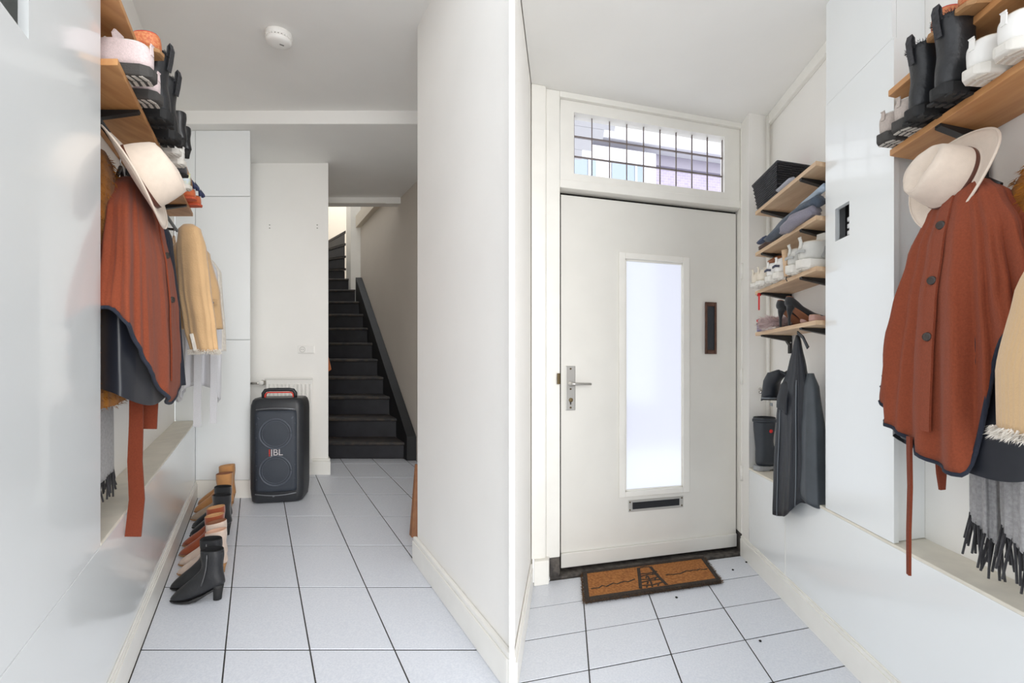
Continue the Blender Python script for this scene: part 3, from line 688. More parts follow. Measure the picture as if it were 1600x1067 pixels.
# ------------------------------------------------------------------ materials of the things
def leather(n, c, r=.42, **k): return mat(n, c, r, var=.18, vscale=25, bump=.25, bscale=120, **k)
def suede(n, c, **k): return mat(n, c, .9, var=.12, vscale=40, bump=.3, bscale=300, sheen=.3, **k)
def cloth(n, c, **k): return mat(n, c, .92, var=k.pop('var', .14), vscale=k.pop('vscale', 220), bump=.35, bscale=500, sheen=k.pop('sheen', .2), spec=.2, **k)
L_BLACK = leather('black_leather', (34, 35, 38)); L_BLACK2 = leather('soft_black_leather', (36, 37, 40), .36)
L_SOLE = mat('black_rubber', (28, 28, 29), .7, bump=.2); L_TANS = mat('tan_stacked_sole', (176, 132, 88), .6, var=.2, stretch=(1, 1, 12))
SU_BEIGE = suede('beige_suede', (206, 186, 172)); SU_RUST = suede('cognac_suede', (146, 70, 38)); SU_BLACK = suede('black_suede', (30, 31, 34)); SU_TAN = suede('tan_suede', (190, 136, 84)); SU_TAUPE = suede('taupe_suede', (166, 146, 128))
LN_BLK = mat('black_lining', (22, 22, 24), .9); LN_TAN = mat('tan_lining', (198, 150, 104), .8); LN_PINK = mat('blush_lining', (212, 170, 146), .8); LN_BRN = mat('brown_lining', (140, 92, 66), .8)
C_WHITE = mat('white_leather', (232, 230, 226), .5, var=.04, bump=.1); C_WSOLE = mat('white_rubber', (222, 218, 210), .6, var=.08, vscale=30); C_PINK = cloth('pale_pink_knit', (222, 204, 204)); C_DKTREAD = mat('charcoal_tread', (66, 64, 62), .8, bump=.4, bscale=200); C_LTREAD = mat('pale_tread_pattern', (190, 184, 176), .7)
C_CREAM = mat('cream_leather', (222, 212, 196), .55, var=.06)
M_ZIP = mat('zip_metal', (120, 120, 122), .35, .8)
W_RUST = cloth('rust_wool', (136, 68, 45), sheen=.06); W_NAVY = mat('navy_satin', (17, 21, 32), .42, var=.2, vscale=6, sheen=.1); W_NAVYW = cloth('navy_wool', (44, 48, 60), sheen=.05); F_MUST = cloth('mustard_plush', (164, 104, 26), sheen=.1, vscale=30, var=.3)
W_TAN = mat('tan_corduroy', (204, 168, 124), .85, bump=.4, bscale=160, var=.08, vscale=12, sheen=.25); W_SHERPA = cloth('white_sherpa', (232, 226, 216), vscale=60); W_GREY = cloth('pale_grey_cloth', (206, 206, 210), var=.05); W_SCARF = cloth('grey_wool_scarf', (168, 166, 166), var=.25, vscale=120); W_BLK = cloth('charcoal_fringe', (58, 57, 60))
W_FELT = mat('cream_felt', (214, 199, 184), .9, var=.05, vscale=60, bump=.15, bscale=400, sheen=.2); L_BAND = leather('brown_band', (92, 52, 40)); L_BELT = cloth('rust_belt', (122, 58, 38), sheen=.05)

# ------------------------------------------------------------------ left hallway: boots along the wall
G = 'boots along the left wall'
YB = math.pi+0.16
def fl_boot(v, u=-.138, **k):
    return place(FA(u+.012, v, 0.0015), YB+k.get('dy', 0), k.get('sc', .775))
ankle_boot(fl_boot(2.10), L_BLACK, L_SOLE, LN_BLK, 'black leather block-heeled ankle boot nearest the camera on the tiles', G, zipper=M_ZIP)
ankle_boot(fl_boot(2.215, -.152, dy=.05), L_BLACK, L_SOLE, LN_BLK, 'black leather ankle boot second in the floor row, behind nearest', G, zipper=M_ZIP)
ankle_boot(fl_boot(2.345, -.140, sc=.80), SU_BEIGE, L_TANS, LN_PINK, 'pale beige suede ankle boot just behind the black pair', G, heel=.7, tall=1.05)
ankle_boot(fl_boot(2.45, -.146, sc=.80, dy=.04), SU_BEIGE, L_TANS, LN_BRN, 'pale beige suede ankle boot farther of its pair', G, heel=.7, tall=1.08)
ankle_boot(fl_boot(2.56, -.165, sc=.78, dy=.06), SU_RUST, L_TANS, LN_TAN, 'rust brown suede boot nearer of its pair in floor row', G, heel=.75, tall=1.05)
ankle_boot(fl_boot(2.67, -.168, sc=.78, dy=.02), SU_RUST, L_TANS, LN_TAN, 'rust brown suede boot farther of its pair in floor row', G, heel=.75, tall=1.08)
ankle_boot(fl_boot(2.80, -.142, sc=.80), SU_BLACK, L_SOLE, LN_BLK, 'matt black suede boot behind the rust pair, nearer one', G, heel=1.05, tall=1.02, block=.016)
ankle_boot(fl_boot(2.925, -.146, sc=.80), SU_BLACK, L_SOLE, LN_BLK, 'matt black suede boot behind the rust pair, farther one', G, heel=1.05, tall=1.1, block=.016)
ankle_boot(fl_boot(3.06, -.172, sc=.80), SU_TAUPE, L_TANS, LN_BRN, 'taupe suede boot low behind the matt black pair', G, heel=.6, tall=.8)
ankle_boot(fl_boot(3.20, -.150, sc=.86), SU_TAN, L_TANS, LN_BRN, 'tall tan suede boot at far end of floor row, nearer one', G, heel=.9, tall=1.12)
ankle_boot(fl_boot(3.345, -.142, sc=.86), SU_TAN, L_TANS, LN_TAN, 'tall tan suede boot at far end against the cupboard', G, heel=.9, tall=1.22)

# ------------------------------------------------------------------ left hallway: shoes on the shelves
G = 'shoes on the lower left shelf'; WS = 1.8025
def sh(v, u=-.33, w=WS, sc=.74, dy=0, pitch=0): return place(FA(u, v, w), math.pi+.12+dy, sc, pitch)
sneaker(sh(1.475, -.305, WS, .92), C_PINK, C_DKTREAD, C_WHITE, 'pale pink trainer with dark patterned sole nearest on the lower shelf', G, m_tread=C_LTREAD, thick=.034)
sneaker(sh(1.615, -.312, WS, .88), C_PINK, C_DKTREAD, C_WHITE, 'pale pink trainer second on the lower shelf beside black boots', G, m_tread=C_LTREAD, thick=.034)
combat_boot(sh(1.755, -.300, WS, .86), L_BLACK2, L_SOLE, 'black lug-soled boot with pull tab, nearer one on left shelf', G)
combat_boot(sh(1.925, -.300, WS, .86), L_BLACK2, L_SOLE, 'black lug-soled boot with pull tab, farther one on left shelf', G)
sneaker(sh(2.06, -.315), C_WHITE, C_WSOLE, C_CREAM, 'white trainer beside the farther black boot on left shelf', G, cat='trainer')
sneaker(sh(2.18, -.312), C_WHITE, C_WSOLE, C_CREAM, 'white trainer farther from the black boots on left shelf', G)
low_shoe(sh(2.32, -.318), suede('grey_felt', (74, 72, 74)), L_SOLE, LN_BRN, 'dark grey flat shoe just above the hat', G)
sneaker(sh(2.52, -.33, sc=.74), mat('lime_print', (230, 222, 150), .6, col2=(214, 226, 232), vscale=30), C_WSOLE, C_CREAM, 'white and lime printed trainer near the shelf end', G)
low_shoe(sh(2.70, -.325, sc=.86), suede('coral_suede', (214, 110, 66)), mat('coral_sole', (206, 92, 60), .7), LN_BRN, 'coral shoe with navy bow, nearer one at shelf end', G, bow=mat('navy_bow', (48, 56, 92), .6))
low_shoe(sh(2.83, -.310, sc=.86), suede('coral_suede', (214, 110, 66)), mat('coral_sole', (206, 92, 60), .7), LN_BRN, 'coral shoe with navy bow, farthest at shelf end', G, bow=mat('navy_bow', (48, 56, 92), .6))
G = 'shoes on the upper left shelf'
DOT = mat('orange_dotted_leather', (208, 140, 92), .6, col2=(186, 92, 58), vscale=150)
low_shoe(sh(1.66, -.315, 1.9795, 1.0), DOT, L_TANS, mat('red_lining', (196, 54, 38), .7), 'orange dotted shoe on the upper left shelf', G)
ankle_boot(sh(2.45, -.330, 1.9795, .66), L_BLACK2, L_SOLE, LN_BLK, 'black ankle boot on the upper left shelf, nearer one', G, heel=.8, tall=1.05)
ankle_boot(sh(2.58, -.325, 1.9795, .62), L_BLACK2, L_SOLE, LN_BLK, 'black ankle boot on the upper left shelf, farther one', G, heel=.8, tall=1.0)

# ------------------------------------------------------------------ left hallway: clothes
rail = empty('coat_rail', FA(-.46, 2.1, 1.69), 'black coat rail under the lower left shelf', 'rail')
MB().tube([FA(-.455, 1.37, 1.695), FA(-.455, 2.95, 1.695)], .008, 10).build('tube', M_BLK, rail)
for v in (1.40, 2.16, 2.92):
    MB().tube([FA(-.455, v, 1.695), FA(-.505, v, 1.70), FA(-.548, v, 1.72)], .007, 8).build('arm', M_BLK, rail)
def wear(name, label, cat, F, u, v, w): return empty(name, F(u, v, w), label, cat)
def hem_a(th): return .845+.30*abs(math.sin(th))**1.7
def poncho(F, cu, cv, sg, kv, top, label, hemf, lin, seed, amp=.016):
    """sg = +1 when the hall lies on the +u side."""
    dz = top-1.58
    pr = [(1.58,.025,.05,-.03,0), (1.56,.045,.10,-.028,0), (1.52,.062,.17,-.02,0), (1.42,.082,.26,-.01,0), (1.28,.10,.33,0,0), (1.14,.115,.385,0,0), (1.0,.122,.40,0,0), (.70,.125,.40,0,0)]
    pr = [(w+dz, a, b*kv, c*sg, d) for w, a, b, c, d in pr]
    o = wear('poncho', label, 'poncho', F, cu, cv, .80)
    def off(h): return (lambda th: h(th if sg > 0 else math.pi-th))
    g = garment(F, cu, cv, pr, off(hemf), n=160, amp=amp, seed=seed, folds=((7, .5), (13, .45), (21, .35), (31, .15)))
    g.build('wool_body', W_RUST, o, thick=.004)
    garment(F, cu, cv, [(w-.02, a*.9, b*.95, c, d) for w, a, b, c, d in pr], off(lin), n=120, amp=amp*.35, seed=seed+1, folds=((4, .6), (7, .5)), inset=.13).build('satin_lining', W_NAVY, o)
    # bound edge: a navy strip along the hem
    last = g.rings[-1]
    MB().tube(last+[last[0]], .0055, 6).build('bound_edge', W_NAVYW, o)
    # placket and buttons down the front
    def front(w, th0=0.0):
        t = max(0, min(1, (pr[0][0]-w)/(pr[0][0]-hemf(th0)))); i = min(len(g.rings)-1, int(t*(len(g.rings)-1)))
        k = int(round(((th0 if sg > 0 else math.pi-th0) % (2*math.pi))/(2*math.pi)*160)) % 160
        return g.rings[i][k]
    n_out = (F(sg, 0, 0)-F(0, 0, 0)).normalized()
    sidev = (F(0, 1, 0)-F(0, 0, 0)).normalized()
    MB().strip([front(w)+n_out*.005 for w in [top-.06-.03*i for i in range(int((top-.06-hemf(0)-.01)/.03))]], sidev, .016, .005).build('placket', W_RUST, o)
    for w in (top-.13, top-.27, top-.41):
        q = n_out.to_track_quat('Z', 'Y').to_matrix().to_4x4()
        MB().lathe([(.009, 0), (.011, .002), (.010, .005), (.004, .004)], front(w)+n_out*.009, 14, q).build('button', mat('dark_button', (52, 44, 40), .35), o)
    return o, g
po, pg = poncho(FA, -.40, 1.75, 1, 1.06, 1.60, 'rust wool poncho with navy lining hanging under hat, left hallway', hem_a, lambda th: .865+.05*math.sin(th)**2+.02*math.sin(2*th), 11)
MB().strip([Apx(213, 610, v=1.60), Apx(213, 660, v=1.60), Apx(211, 720, v=1.60), Apx(214, 780, v=1.60), Apx(208, 838, v=1.60)], (1, .25, 0), [.018, .019, .020, .021, .022], .006).build('belt_tail', L_BELT, po)
MB().strip([Apx(236, 590, v=1.68), Apx(235, 630, v=1.68), Apx(233, 670, v=1.68)], (1, .25, 0), .022, .006).build('belt_tail', L_BELT, po)
fu = wear('plush_coat', 'mustard yellow plush coat hanging between rust poncho and left cupboard', 'coat', FA, -.485, 1.56, .86)
g = garment(FA, -.48, 1.56, [(1.63,.02,.03,0,0), (1.60,.035,.08,0,0), (1.52,.05,.14,0,0), (1.25,.058,.18,0,0), (.86,.062,.19,0,0)], lambda th: .865, n=90, amp=.008, seed=4)
g.build('plush_body', F_MUST, fu, thick=.004); p_, n_ = ring_pts(g, 1)
blades(p_, n_, 9000, .014, .0011, F_MUST, fu, 'plush_pile')
sc = wear('scarf', 'grey wool scarf with dark fringe hanging at left niche', 'scarf', FA, -.5, 1.6, .55)
g = garment(FA, -.50, 1.60, [(1.05,.025,.14,0,0), (.8,.028,.16,0,0), (.62,.03,.165,0,0)], lambda th: .625, n=70, nt=14, amp=.006, seed=8)
g.build('wool_body', W_SCARF, sc, thick=.004)
fr_ = MB(); rr = random.Random(2)
for k in range(0, 70, 2):
    p = g.rings[-1][k]; fr_.tube([p+Vector((0,0,.006)), p+Vector((rr.uniform(-.006,.006), 0, -.025)), p+Vector((rr.uniform(-.012,.012), rr.uniform(-.01,.01), -.06-rr.uniform(0,.025)))], .0028, 5)
f_ = fr_.build('fringe', W_BLK, sc); f_['kind'] = 'stuff'
nv = wear('navy_coat', 'dark navy coat between rust poncho and tan jacket, left hallway', 'coat', FA, -.41, 2.2, .80)
garment(FA, -.43, 2.22, [(1.585,.02,.03,0,0), (1.56,.04,.05,0,0), (1.50,.065,.07,0,0), (1.2,.085,.08,.01,0), (.80,.10,.09,.02,0)], lambda th: .835+.03*math.cos(th), amp=.012, seed=6).build('wool_body', W_NAVYW, nv, thick=.004)
tj = wear('corduroy_jacket', 'tan jacket with white sherpa cuffs hanging left of the cupboard', 'jacket', FA, -.33, 2.5, 1.0)
garment(FA, -.35, 2.60, [(1.575,.02,.03,0,0), (1.55,.06,.07,0,0), (1.50,.105,.09,.01,0), (1.3,.135,.10,.035,0), (1.08,.14,.105,.048,0)], lambda th: 1.12, amp=.004, seed=9, folds=((4, .6), (7, .4))).build('body', W_TAN, tj, thick=.005)
g = garment(FA, -.285, 2.32, [(1.58,.025,.03,-.02,0), (1.565,.048,.050,-.015,0), (1.48,.066,.064,-.006,0), (1.3,.072,.066,.010,0), (1.12,.072,.060,.035,0), (1.0,.062,.055,.055,0)], lambda th: 1.012, n=90, amp=.008, seed=10, folds=((3, .5), (6, .5), (11, .25)), e=2.8)
g.build('sleeve', W_TAN, tj, thick=.005)
p_, n_ = ring_pts(g, -1); blades(p_, n_, 1500, .014, .0016, W_SHERPA, tj, 'sherpa_cuff', droop=.8)
pts = [FA(-.31-.02*math.sin(t)+.04*t/3, 2.42+.04*t, 1.55-.012*t) for t in [i*.1 for i in range(30)]]
blades(pts, [Vector((.3, -.5, .5)).normalized()]*len(pts), 1200, .018, .0018, W_SHERPA, tj, 'sherpa_collar', droop=0)
MB().strip([FA(-.285, 2.258, 1.09), FA(-.275, 2.260, 1.05), FA(-.268, 2.262, 1.015)], (1, 0, 0), .006, .008).build('cuff_vent', W_SHERPA, tj)
bx('pocket_flap', W_TAN, FA, -.235, -.185, 2.490, 2.500, 1.235, 1.262, tj, bevel=.003)
MB().lathe([(.006, 0), (.005, .003)], FA(-.210, 2.488, 1.245), 10, Matrix.Rotation(math.pi/2, 4, 'X')).build('snap', M_ZIP, tj)
garment(FA, -.345, 2.62, [(1.60,.018,.03,0,0), (1.585,.045,.055,0,0), (1.545,.06,.075,0,0)], lambda th: 1.545, n=60, nt=6, amp=.004).build('collar', W_TAN, tj, thick=.006)
gc = wear('grey_coat', 'pale grey long coat hanging below the tan jacket', 'coat', FA, -.31, 2.84, .66)
garment(FA, -.325, 2.84, [(1.545,.02,.03,0,0), (1.52,.06,.06,0,0), (1.45,.10,.08,.01,0), (1.1,.12,.09,.015,0), (.68,.115,.085,.01,0)], lambda th: .72+.10*abs(math.sin(th)), amp=.016, seed=14, folds=((6, .5), (11, .5), (17, .4))).build('body', W_GREY, gc, thick=.004)
MB().strip([FA(-.225, 2.74, 1.02), FA(-.225, 2.735, .85), FA(-.228, 2.73, .62)], (1, 0, 0), .018, .005).build('belt', W_GREY, gc)
MB().strip([FA(-.31, 2.735, 1.0), FA(-.312, 2.735, .80), FA(-.315, 2.735, .60)], (1, 0, 0), .02, .005).build('belt', W_GREY, gc)
wj = wear('white_jacket', 'white fleece jacket mostly hidden behind the tan jacket', 'jacket', FA, -.25, 3.05, .95)
garment(FA, -.31, 3.08, [(1.56,.02,.03,0,0), (1.535,.06,.06,0,0), (1.47,.09,.08,.01,0), (1.0,.105,.085,.02,0)], lambda th: 1.0, amp=.012, seed=15).build('body', W_SHERPA, wj, thick=.004)
for v, lb in ((1.72, 'wire coat hanger inside the rust poncho, left hallway'), (2.24, 'wooden coat hanger of the navy coat'), (2.60, 'wooden coat hanger of the tan jacket'), (2.84, 'wooden coat hanger of the pale grey coat')):
    hanger(FA, -.455, v, 1.70, 'v', .05, M_BLK if v < 2 else M_WOODL, lb, 'hangers on the left coat rail')
hat(Matrix.Translation(Apx(214, 279, v=1.58)) @ axes((.827, .324, .458), (-.35, 0, -1)), .158, .150, .112, W_FELT, L_BAND, 'cream felt hat with brown band hung over poncho, left hallway')

# ------------------------------------------------------------------ left hallway: speaker, radiator, socket, detector
SP = place(FA(.170, 3.47, 0.0), .20); so = empty('party_speaker', SP.to_translation(), 'tall black portable speaker with red handle in front of radiator', 'speaker')
def rrect(hx, hy, z, r, n=6, dx=0, dy=0):
    out = []
    for cx, cy, a0 in ((hx-r, hy-r, 0), (-hx+r, hy-r, 90), (-hx+r, -hy+r, 180), (hx-r, -hy+r, 270)):
        for k in range(n): a = math.radians(a0+90*k/(n-1)); out.append(Vector((cx+r*math.cos(a)+dx, cy+r*math.sin(a)+dy, z)))
    return out
S_BODY = mat('speaker_black', (40, 42, 46), .45, bump=.15, bscale=300); S_GRILL = mat('speaker_grille', (52, 58, 68), .5, bump=.5, bscale=420, var=.1, vscale=200); S_RING = mat('speaker_ring', (78, 84, 94), .4); S_RED = mat('handle_red', (206, 52, 36), .5); S_SIL = mat('speaker_silver', (150, 152, 158), .3, .7)
hx, hy = .165, .135
MB().loft([rrect(hx*a, hy*a, z, .045*a) for z, a in ((.004, .90), (.012, .95), (.06, .985), (.10, 1.0), (.60, 1.0), (.64, .985), (.67, .93), (.682, .86))]).xf(SP).build('cabinet', S_BODY, so)
gr = MB()
def gr_ring(z, y, i):
    hw = .128-i
    return [Vector((-hw+2*hw*k/10, -hy-y+.010*abs((k-5)/5)**3, z)) for k in range(11)]
gr.loft([gr_ring(.075, .0, .02), gr_ring(.082, .010, .004), gr_ring(.10, .014, 0), gr_ring(.58, .014, 0), gr_ring(.60, .010, .004), gr_ring(.607, .0, .02)], False, False, True, False)
gr = gr.xf(SP).build('front_grille', S_GRILL, so, thick=.004)
for zc in (.455, .215):
    for r_, t_ in ((.096, .006), (.082, .002)):
        q = [Vector((r_*math.cos(a), -hy-.0155, zc+r_*math.sin(a))) for a in [2*math.pi*k/40 for k in range(41)]]
        MB().tube(q, t_, 6).xf(SP).build('woofer_ring', S_RING, gr)
    MB().lathe([(.080, 0), (.06, .002), (.03, .004), (.0, .005)], (0, -hy-.0150, zc), 32, Matrix.Rotation(math.pi/2, 4, 'X'), True, False, False).xf(SP).build('woofer_cone', S_GRILL, gr)
for sgn in (-1, 1):
    for k in range(5): MB().lathe([(.003, 0), (.003, .003)], (sgn*.118, -hy-.006, .16+.09*k), 8, Matrix.Rotation(math.pi/2, 4, 'X')).xf(SP).build('grille_rivet', S_RING, gr)
    MB().strip([(sgn*.098, -hy-.017, .552), (sgn*.108, -hy-.016, .564)], (0, 0, 1), .003, .003).xf(SP).build('tweeter_mark', S_RING, gr)
MB().tube([(-.125+.25*k/12, -hy-.008-.006*math.sin(math.pi*k/12), .066-.012*math.sin(math.pi*k/12)) for k in range(13)], .0035, 6).xf(SP).build('lower_trim', S_SIL, so)
MB().tube([(-.120+.24*k/12, -hy-.004-.008*math.sin(math.pi*k/12), .612+.008*math.sin(math.pi*k/12)) for k in range(13)], .003, 6).xf(SP).build('upper_trim', S_SIL, so)
hd = MB().tube([(-.100, -.04, .670), (-.100, -.045, .712), (-.088, -.045, .731), (-.06, -.045, .736), (.06, -.045, .736), (.088, -.045, .731), (.100, -.045, .712), (.100, -.04, .670)], .012, 10).xf(SP).build('handle', S_BODY, so)
MB().strip([(-.088, -.043, .685), (-.086, -.043, .706), (-.074, -.043, .717), (.074, -.043, .717), (.086, -.043, .706), (.088, -.043, .685)], (0, 1, 0), .012, .008).xf(SP).build('handle_grip', S_RED, hd)
S_TXT = mat('speaker_lettering', (196, 190, 192), .4); rotm = (SP.to_3x3() @ Matrix.Rotation(math.pi/2, 3, 'X')).to_euler()
text_part('JBL', 'logo', S_TXT, SP @ Vector((.008, -hy-.0185, .333)), rotm, .058, so, .0015)
MB().box(-.0385, -.0325, -hy-.020, -hy-.016, .322, .355).xf(SP).build('logo_mark', S_RED, so); MB().box(-.0385, -.0325, -hy-.020, -hy-.016, .311, .317).xf(SP).build('logo_mark', S_RED, so)
MB().box(-.018, -.008, -hy-.016, -hy-.008, .046, .052).xf(SP).build('badge', S_SIL, so)

ra = empty('radiator', FA(.26, 4.03, .10), 'white ribbed panel radiator behind the black speaker', 'radiator')
M_RAD = mat('radiator_enamel', (240, 238, 234), .35)
bx('panel', M_RAD, FA, .078, .443, 4.030, 4.050, .100, .762, ra, bevel=.006)
for k in range(11):
    u = .100+.0315*k; MB().prism([(u, 4.031), (u+.006, 4.018), (u+.014, 4.018), (u+.020, 4.031)], .135, .725, FA).build('rib', M_RAD, ra)
bx('top_grille', M_RAD, FA, .072, .449, 4.022, 4.075, .762, .770, ra, bevel=.003)
for u in (.12, .40): bx('bracket', M_RAD, FA, u-.015, u+.015, 4.05, 4.089, .2, .7, ra)
va = empty('radiator_valve', FA(.03, 4.03, .70), 'chrome pipe and thermostat valve left of the radiator', 'valve')
M_CHROME = mat('chrome', (200, 196, 190), .15, 1.0)
MB().tube([FA(-.038, 4.04, .730), FA(.035, 4.04, .730)], .009, 10).build('pipe', M_CHROME, va)
MB().tube([FA(.035, 4.04, .730), FA(.050, 4.04, .735), FA(.077, 4.04, .735)], [.016, .022, .014], 12).build('valve_body', M_CHROME, va)
MB().lathe([(.016, 0), (.018, .02), (.014, .034)], FA(.05, 4.03, .735), 14, Matrix.Rotation(math.pi/2, 4, 'X')).build('cap', M_RAD, va)
sk = empty('wall_socket', FA(.40, 4.085, .99), 'white double socket and switch plate on wall above radiator', 'socket')
M_PLAS = mat('white_plastic', (240, 238, 234), .3)
bx('plate', M_PLAS, FA, .335, .468, 4.078, 4.0895, .965, 1.03, sk, bevel=.003)
MB().tube([FA(.369+.021*math.cos(a), 4.0765, .997+.021*math.sin(a)) for a in [2*math.pi*k/24 for k in range(25)]], .0025, 6).build('socket_rim', mat('socket_grey', (206, 204, 200), .4), sk)
for d in (-.007, .007): MB().lathe([(.0025, 0), (.0025, .003)], FA(.369+d, 4.079, .997), 8, Matrix.Rotation(math.pi/2, 4, 'X')).build('pin_hole', M_DARK, sk)
bx('rocker', M_PLAS, FA, .408, .460, 4.072, 4.079, .970, 1.025, sk, bevel=.002)
for u in (.110, .490):
    for w in (1.99, 1.965): tag(MB().lathe([(.004, 0), (.004, .006)], FA(u, 4.089, w), 8, Matrix.Rotation(math.pi/2, 4, 'X')).build('wall_plug', mat('plug_grey', (150, 146, 142), .7)), ('upper' if w > 1.98 else 'lower')+(' grey wall plug near the tall cupboard' if u < .3 else ' grey wall plug near the stair opening'), 'wall plug', 'wall plugs above the radiator')
sm = empty('smoke_detector', FA(.112, 2.52, 2.50), 'round white smoke detector on the left hallway ceiling', 'smoke detector')
cs = FA(.112, 2.52, 2.5725)
MB().lathe([(.060, 0), (.062, -.006), (.061, -.022), (.060, -.026)], cs, 40).build('base', M_PLAS, sm)
MB().lathe([(.054, -.026), (.054, -.032)], cs, 40).build('vent_gap', mat('vent_dark', (120, 118, 116), .7), sm)
MB().lathe([(.059, -.032), (.060, -.038), (.058, -.046), (.050, -.053), (.030, -.056), (0.001, -.0565)], cs, 40).build('cover', M_PLAS, sm)
for k in range(24):
    a = 2*math.pi*k/24; MB().box(-.003, .003, -.004, .004, -.033, -.025).xf(Matrix.Translation(cs) @ Matrix.Rotation(a, 4, 'Z') @ Matrix.Translation((.057, 0, 0))).build('vent_rib', M_PLAS, sm)
MB().box(-.010, .010, -.003, .003, -.0585, -.055).xf(Matrix.Translation(cs+Vector((.015, .0, 0))) @ Matrix.Rotation(.7, 4, 'Z')).build('test_mark', mat('vent_dark', (120, 118, 116), .7), sm)
pk = empty('wooden_plank', FA(.88, 2.82, 0), 'brown wooden plank leaning behind the end of right wall', 'plank')
MB().add([FA(u, v, w) for (u, v, w) in ((.838, 2.76, 0), (.872, 2.76, 0), (.872, 2.80, 0), (.838, 2.80, 0), (.905, 2.90, .36), (.925, 2.90, .36), (.925, 2.92, .36), (.905, 2.92, .36))], [(3,2,1,0), (4,5,6,7), (0,1,5,4), (1,2,6,5), (2,3,7,6), (3,0,4,7)]).build('board', wood('brown_plank', (150, 96, 58), (172, 116, 72)), pk, bevel=.002)
tg = empty('newel_cap', FA(.60, 4.35, .85), 'orange-brown wooden rail end at the left of the stairs', 'rail end')
MB().add([FA(u, v, w) for (u, v, w) in ((.579, 4.22, .93), (.600, 4.22, .93), (.622, 4.22, .83), (.579, 4.22, .80), (.579, 4.28, .93), (.600, 4.28, .93), (.622, 4.28, .83), (.579, 4.28, .80))], [(3,2,1,0), (4,5,6,7), (0,1,5,4), (1,2,6,5), (2,3,7,6), (3,0,4,7)]).build('wood', wood('orange_wood', (176, 98, 52), (196, 116, 66)), tg, bevel=.003)
# ------------------------------------------------------------------ right hallway: things over the poncho
YR = .06
def bs(x, y, w, sc=.88, dy=0, back=0.0, pitch=0):
    p = Bpx(x, y, w=w); return place(p+Vector((back, 0, 0)), YR+dy, sc, pitch)
G = 'shoes on the shelf above the hat'; WN = 1.7115
GRYP = cloth('grey_pink_knit', (190, 178, 170)); 
def bq(u, v, w, sc, dy=0): return place(FB(u, v, w), YR+dy, sc)
sneaker(bq(.955, 1.185, WN, .80, .1), GRYP, C_DKTREAD, C_WHITE, 'grey knit trainer with dark tread, left end of shelf above hat', G, m_tread=C_LTREAD, thick=.034)
sneaker(bq(.950, 1.110, WN, .80, .1), GRYP, C_DKTREAD, C_WHITE, 'grey knit trainer with dark tread, touching the black boots', G, m_tread=C_LTREAD, thick=.034)
combat_boot(bq(.942, 1.050, WN, .70), L_BLACK2, L_SOLE, 'black lug-soled boot with pull tab, left one above the hat', G)
combat_boot(bq(.938, .950, WN, .72), L_BLACK2, L_SOLE, 'black lug-soled boot with pull tab, right one above the hat', G)
sneaker(bq(.955, .860, WN, .86), C_WHITE, C_WSOLE, C_CREAM, 'white trainer next to the right black boot above the hat', G, m_tread=mat('beige_tread', (196, 186, 174), .7))
sneaker(bq(.955, .775, WN, .86), C_WHITE, C_WSOLE, C_CREAM, 'white trainer cut by the right edge of picture', G, m_tread=mat('beige_tread', (196, 186, 174), .7))
G = 'shoes on the uppermost right shelf'
low_shoe(bq(.965, .985, 1.8925, 1.0), DOT, L_TANS, mat('red_lining', (196, 54, 38), .7), 'tan dotted shoe with red lining, left one at top right', G)
low_shoe(bq(.965, .895, 1.8925, 1.0), DOT, L_TANS, mat('red_lining', (196, 54, 38), .7), 'tan dotted shoe with red lining, right one at top right', G)
# poncho, hat, coats
def hem_b(th):
    s = math.sin(th); t = max(0, min(1, (-s-.35)/.4)); t = t*t*(3-2*t)
    return .835+.28*t+.19*max(0, s)**1.6+.015*math.sin(5*th)
po, pg = poncho(FB, 1.02, .962, -1, .71, 1.525, 'rust wool poncho with navy lining hanging under hat, right hallway', hem_b, lambda th: .845+.03*math.sin(2*th), 21, .026)
MB().strip([Bpx(1421, 682, v=1.03), Bpx(1421, 710, v=1.03), Bpx(1422, 760, v=1.03), Bpx(1420, 830, v=1.03), Bpx(1420, 898, v=1.03)], (.3, 1, 0), [.011, .010, .009, .008, .007], .006).build('belt_tail', L_BELT, po)
MB().strip([Bpx(1469, 700, v=.98), Bpx(1471, 740, v=.98), Bpx(1472, 765, v=.98)], (1, .1, 0), [.014, .012, .007], .006).build('belt_tail', L_BELT, po)
bk = empty('double_coat_hook', FB(1.10, 1.02, 1.40), 'black double coat hook on the wall behind the cream hat', 'hook')
for dz in (0, -.09): MB().tube([FB(1.175, 1.02, 1.50+dz), FB(1.13, 1.02, 1.485+dz), FB(1.09, 1.02, 1.50+dz), FB(1.085, 1.02, 1.525+dz)], .006, 8).build('hook', M_BLK, bk)
hanger(FB, 1.06, .945, 1.60, 'v', .07, M_BLK, 'black hanger inside the rust poncho, right hallway', 'hangers in the right hallway')
hanger(FB, 1.10, .80, 1.58, 'v', .07, M_BLK, 'wire hanger holding the mustard plush coat, right hallway', 'hangers in the right hallway')
hat(Matrix.Translation(Bpx(1492, 281, v=.975)) @ axes((-.93, -.02, .29), (.35, .3, -1)), .126, .116, .098, W_FELT, L_BAND, 'cream felt hat with brown band hung over poncho, right hallway')
fu = wear('plush_coat', 'mustard yellow plush coat behind the poncho by the right edge', 'coat', FB, 1.10, .74, .8)
g = garment(FB, 1.10, .76, [(1.53,.02,.04,0,0), (1.50,.035,.09,0,0), (1.43,.05,.14,0,0), (1.2,.058,.17,0,0), (.85,.06,.17,0,0)], lambda th: .90, n=90, amp=.008, seed=4)
g.build('plush_body', F_MUST, fu, thick=.004); p_, n_ = ring_pts(g, 1); blades(p_, n_, 9000, .014, .0011, F_MUST, fu, 'plush_pile')
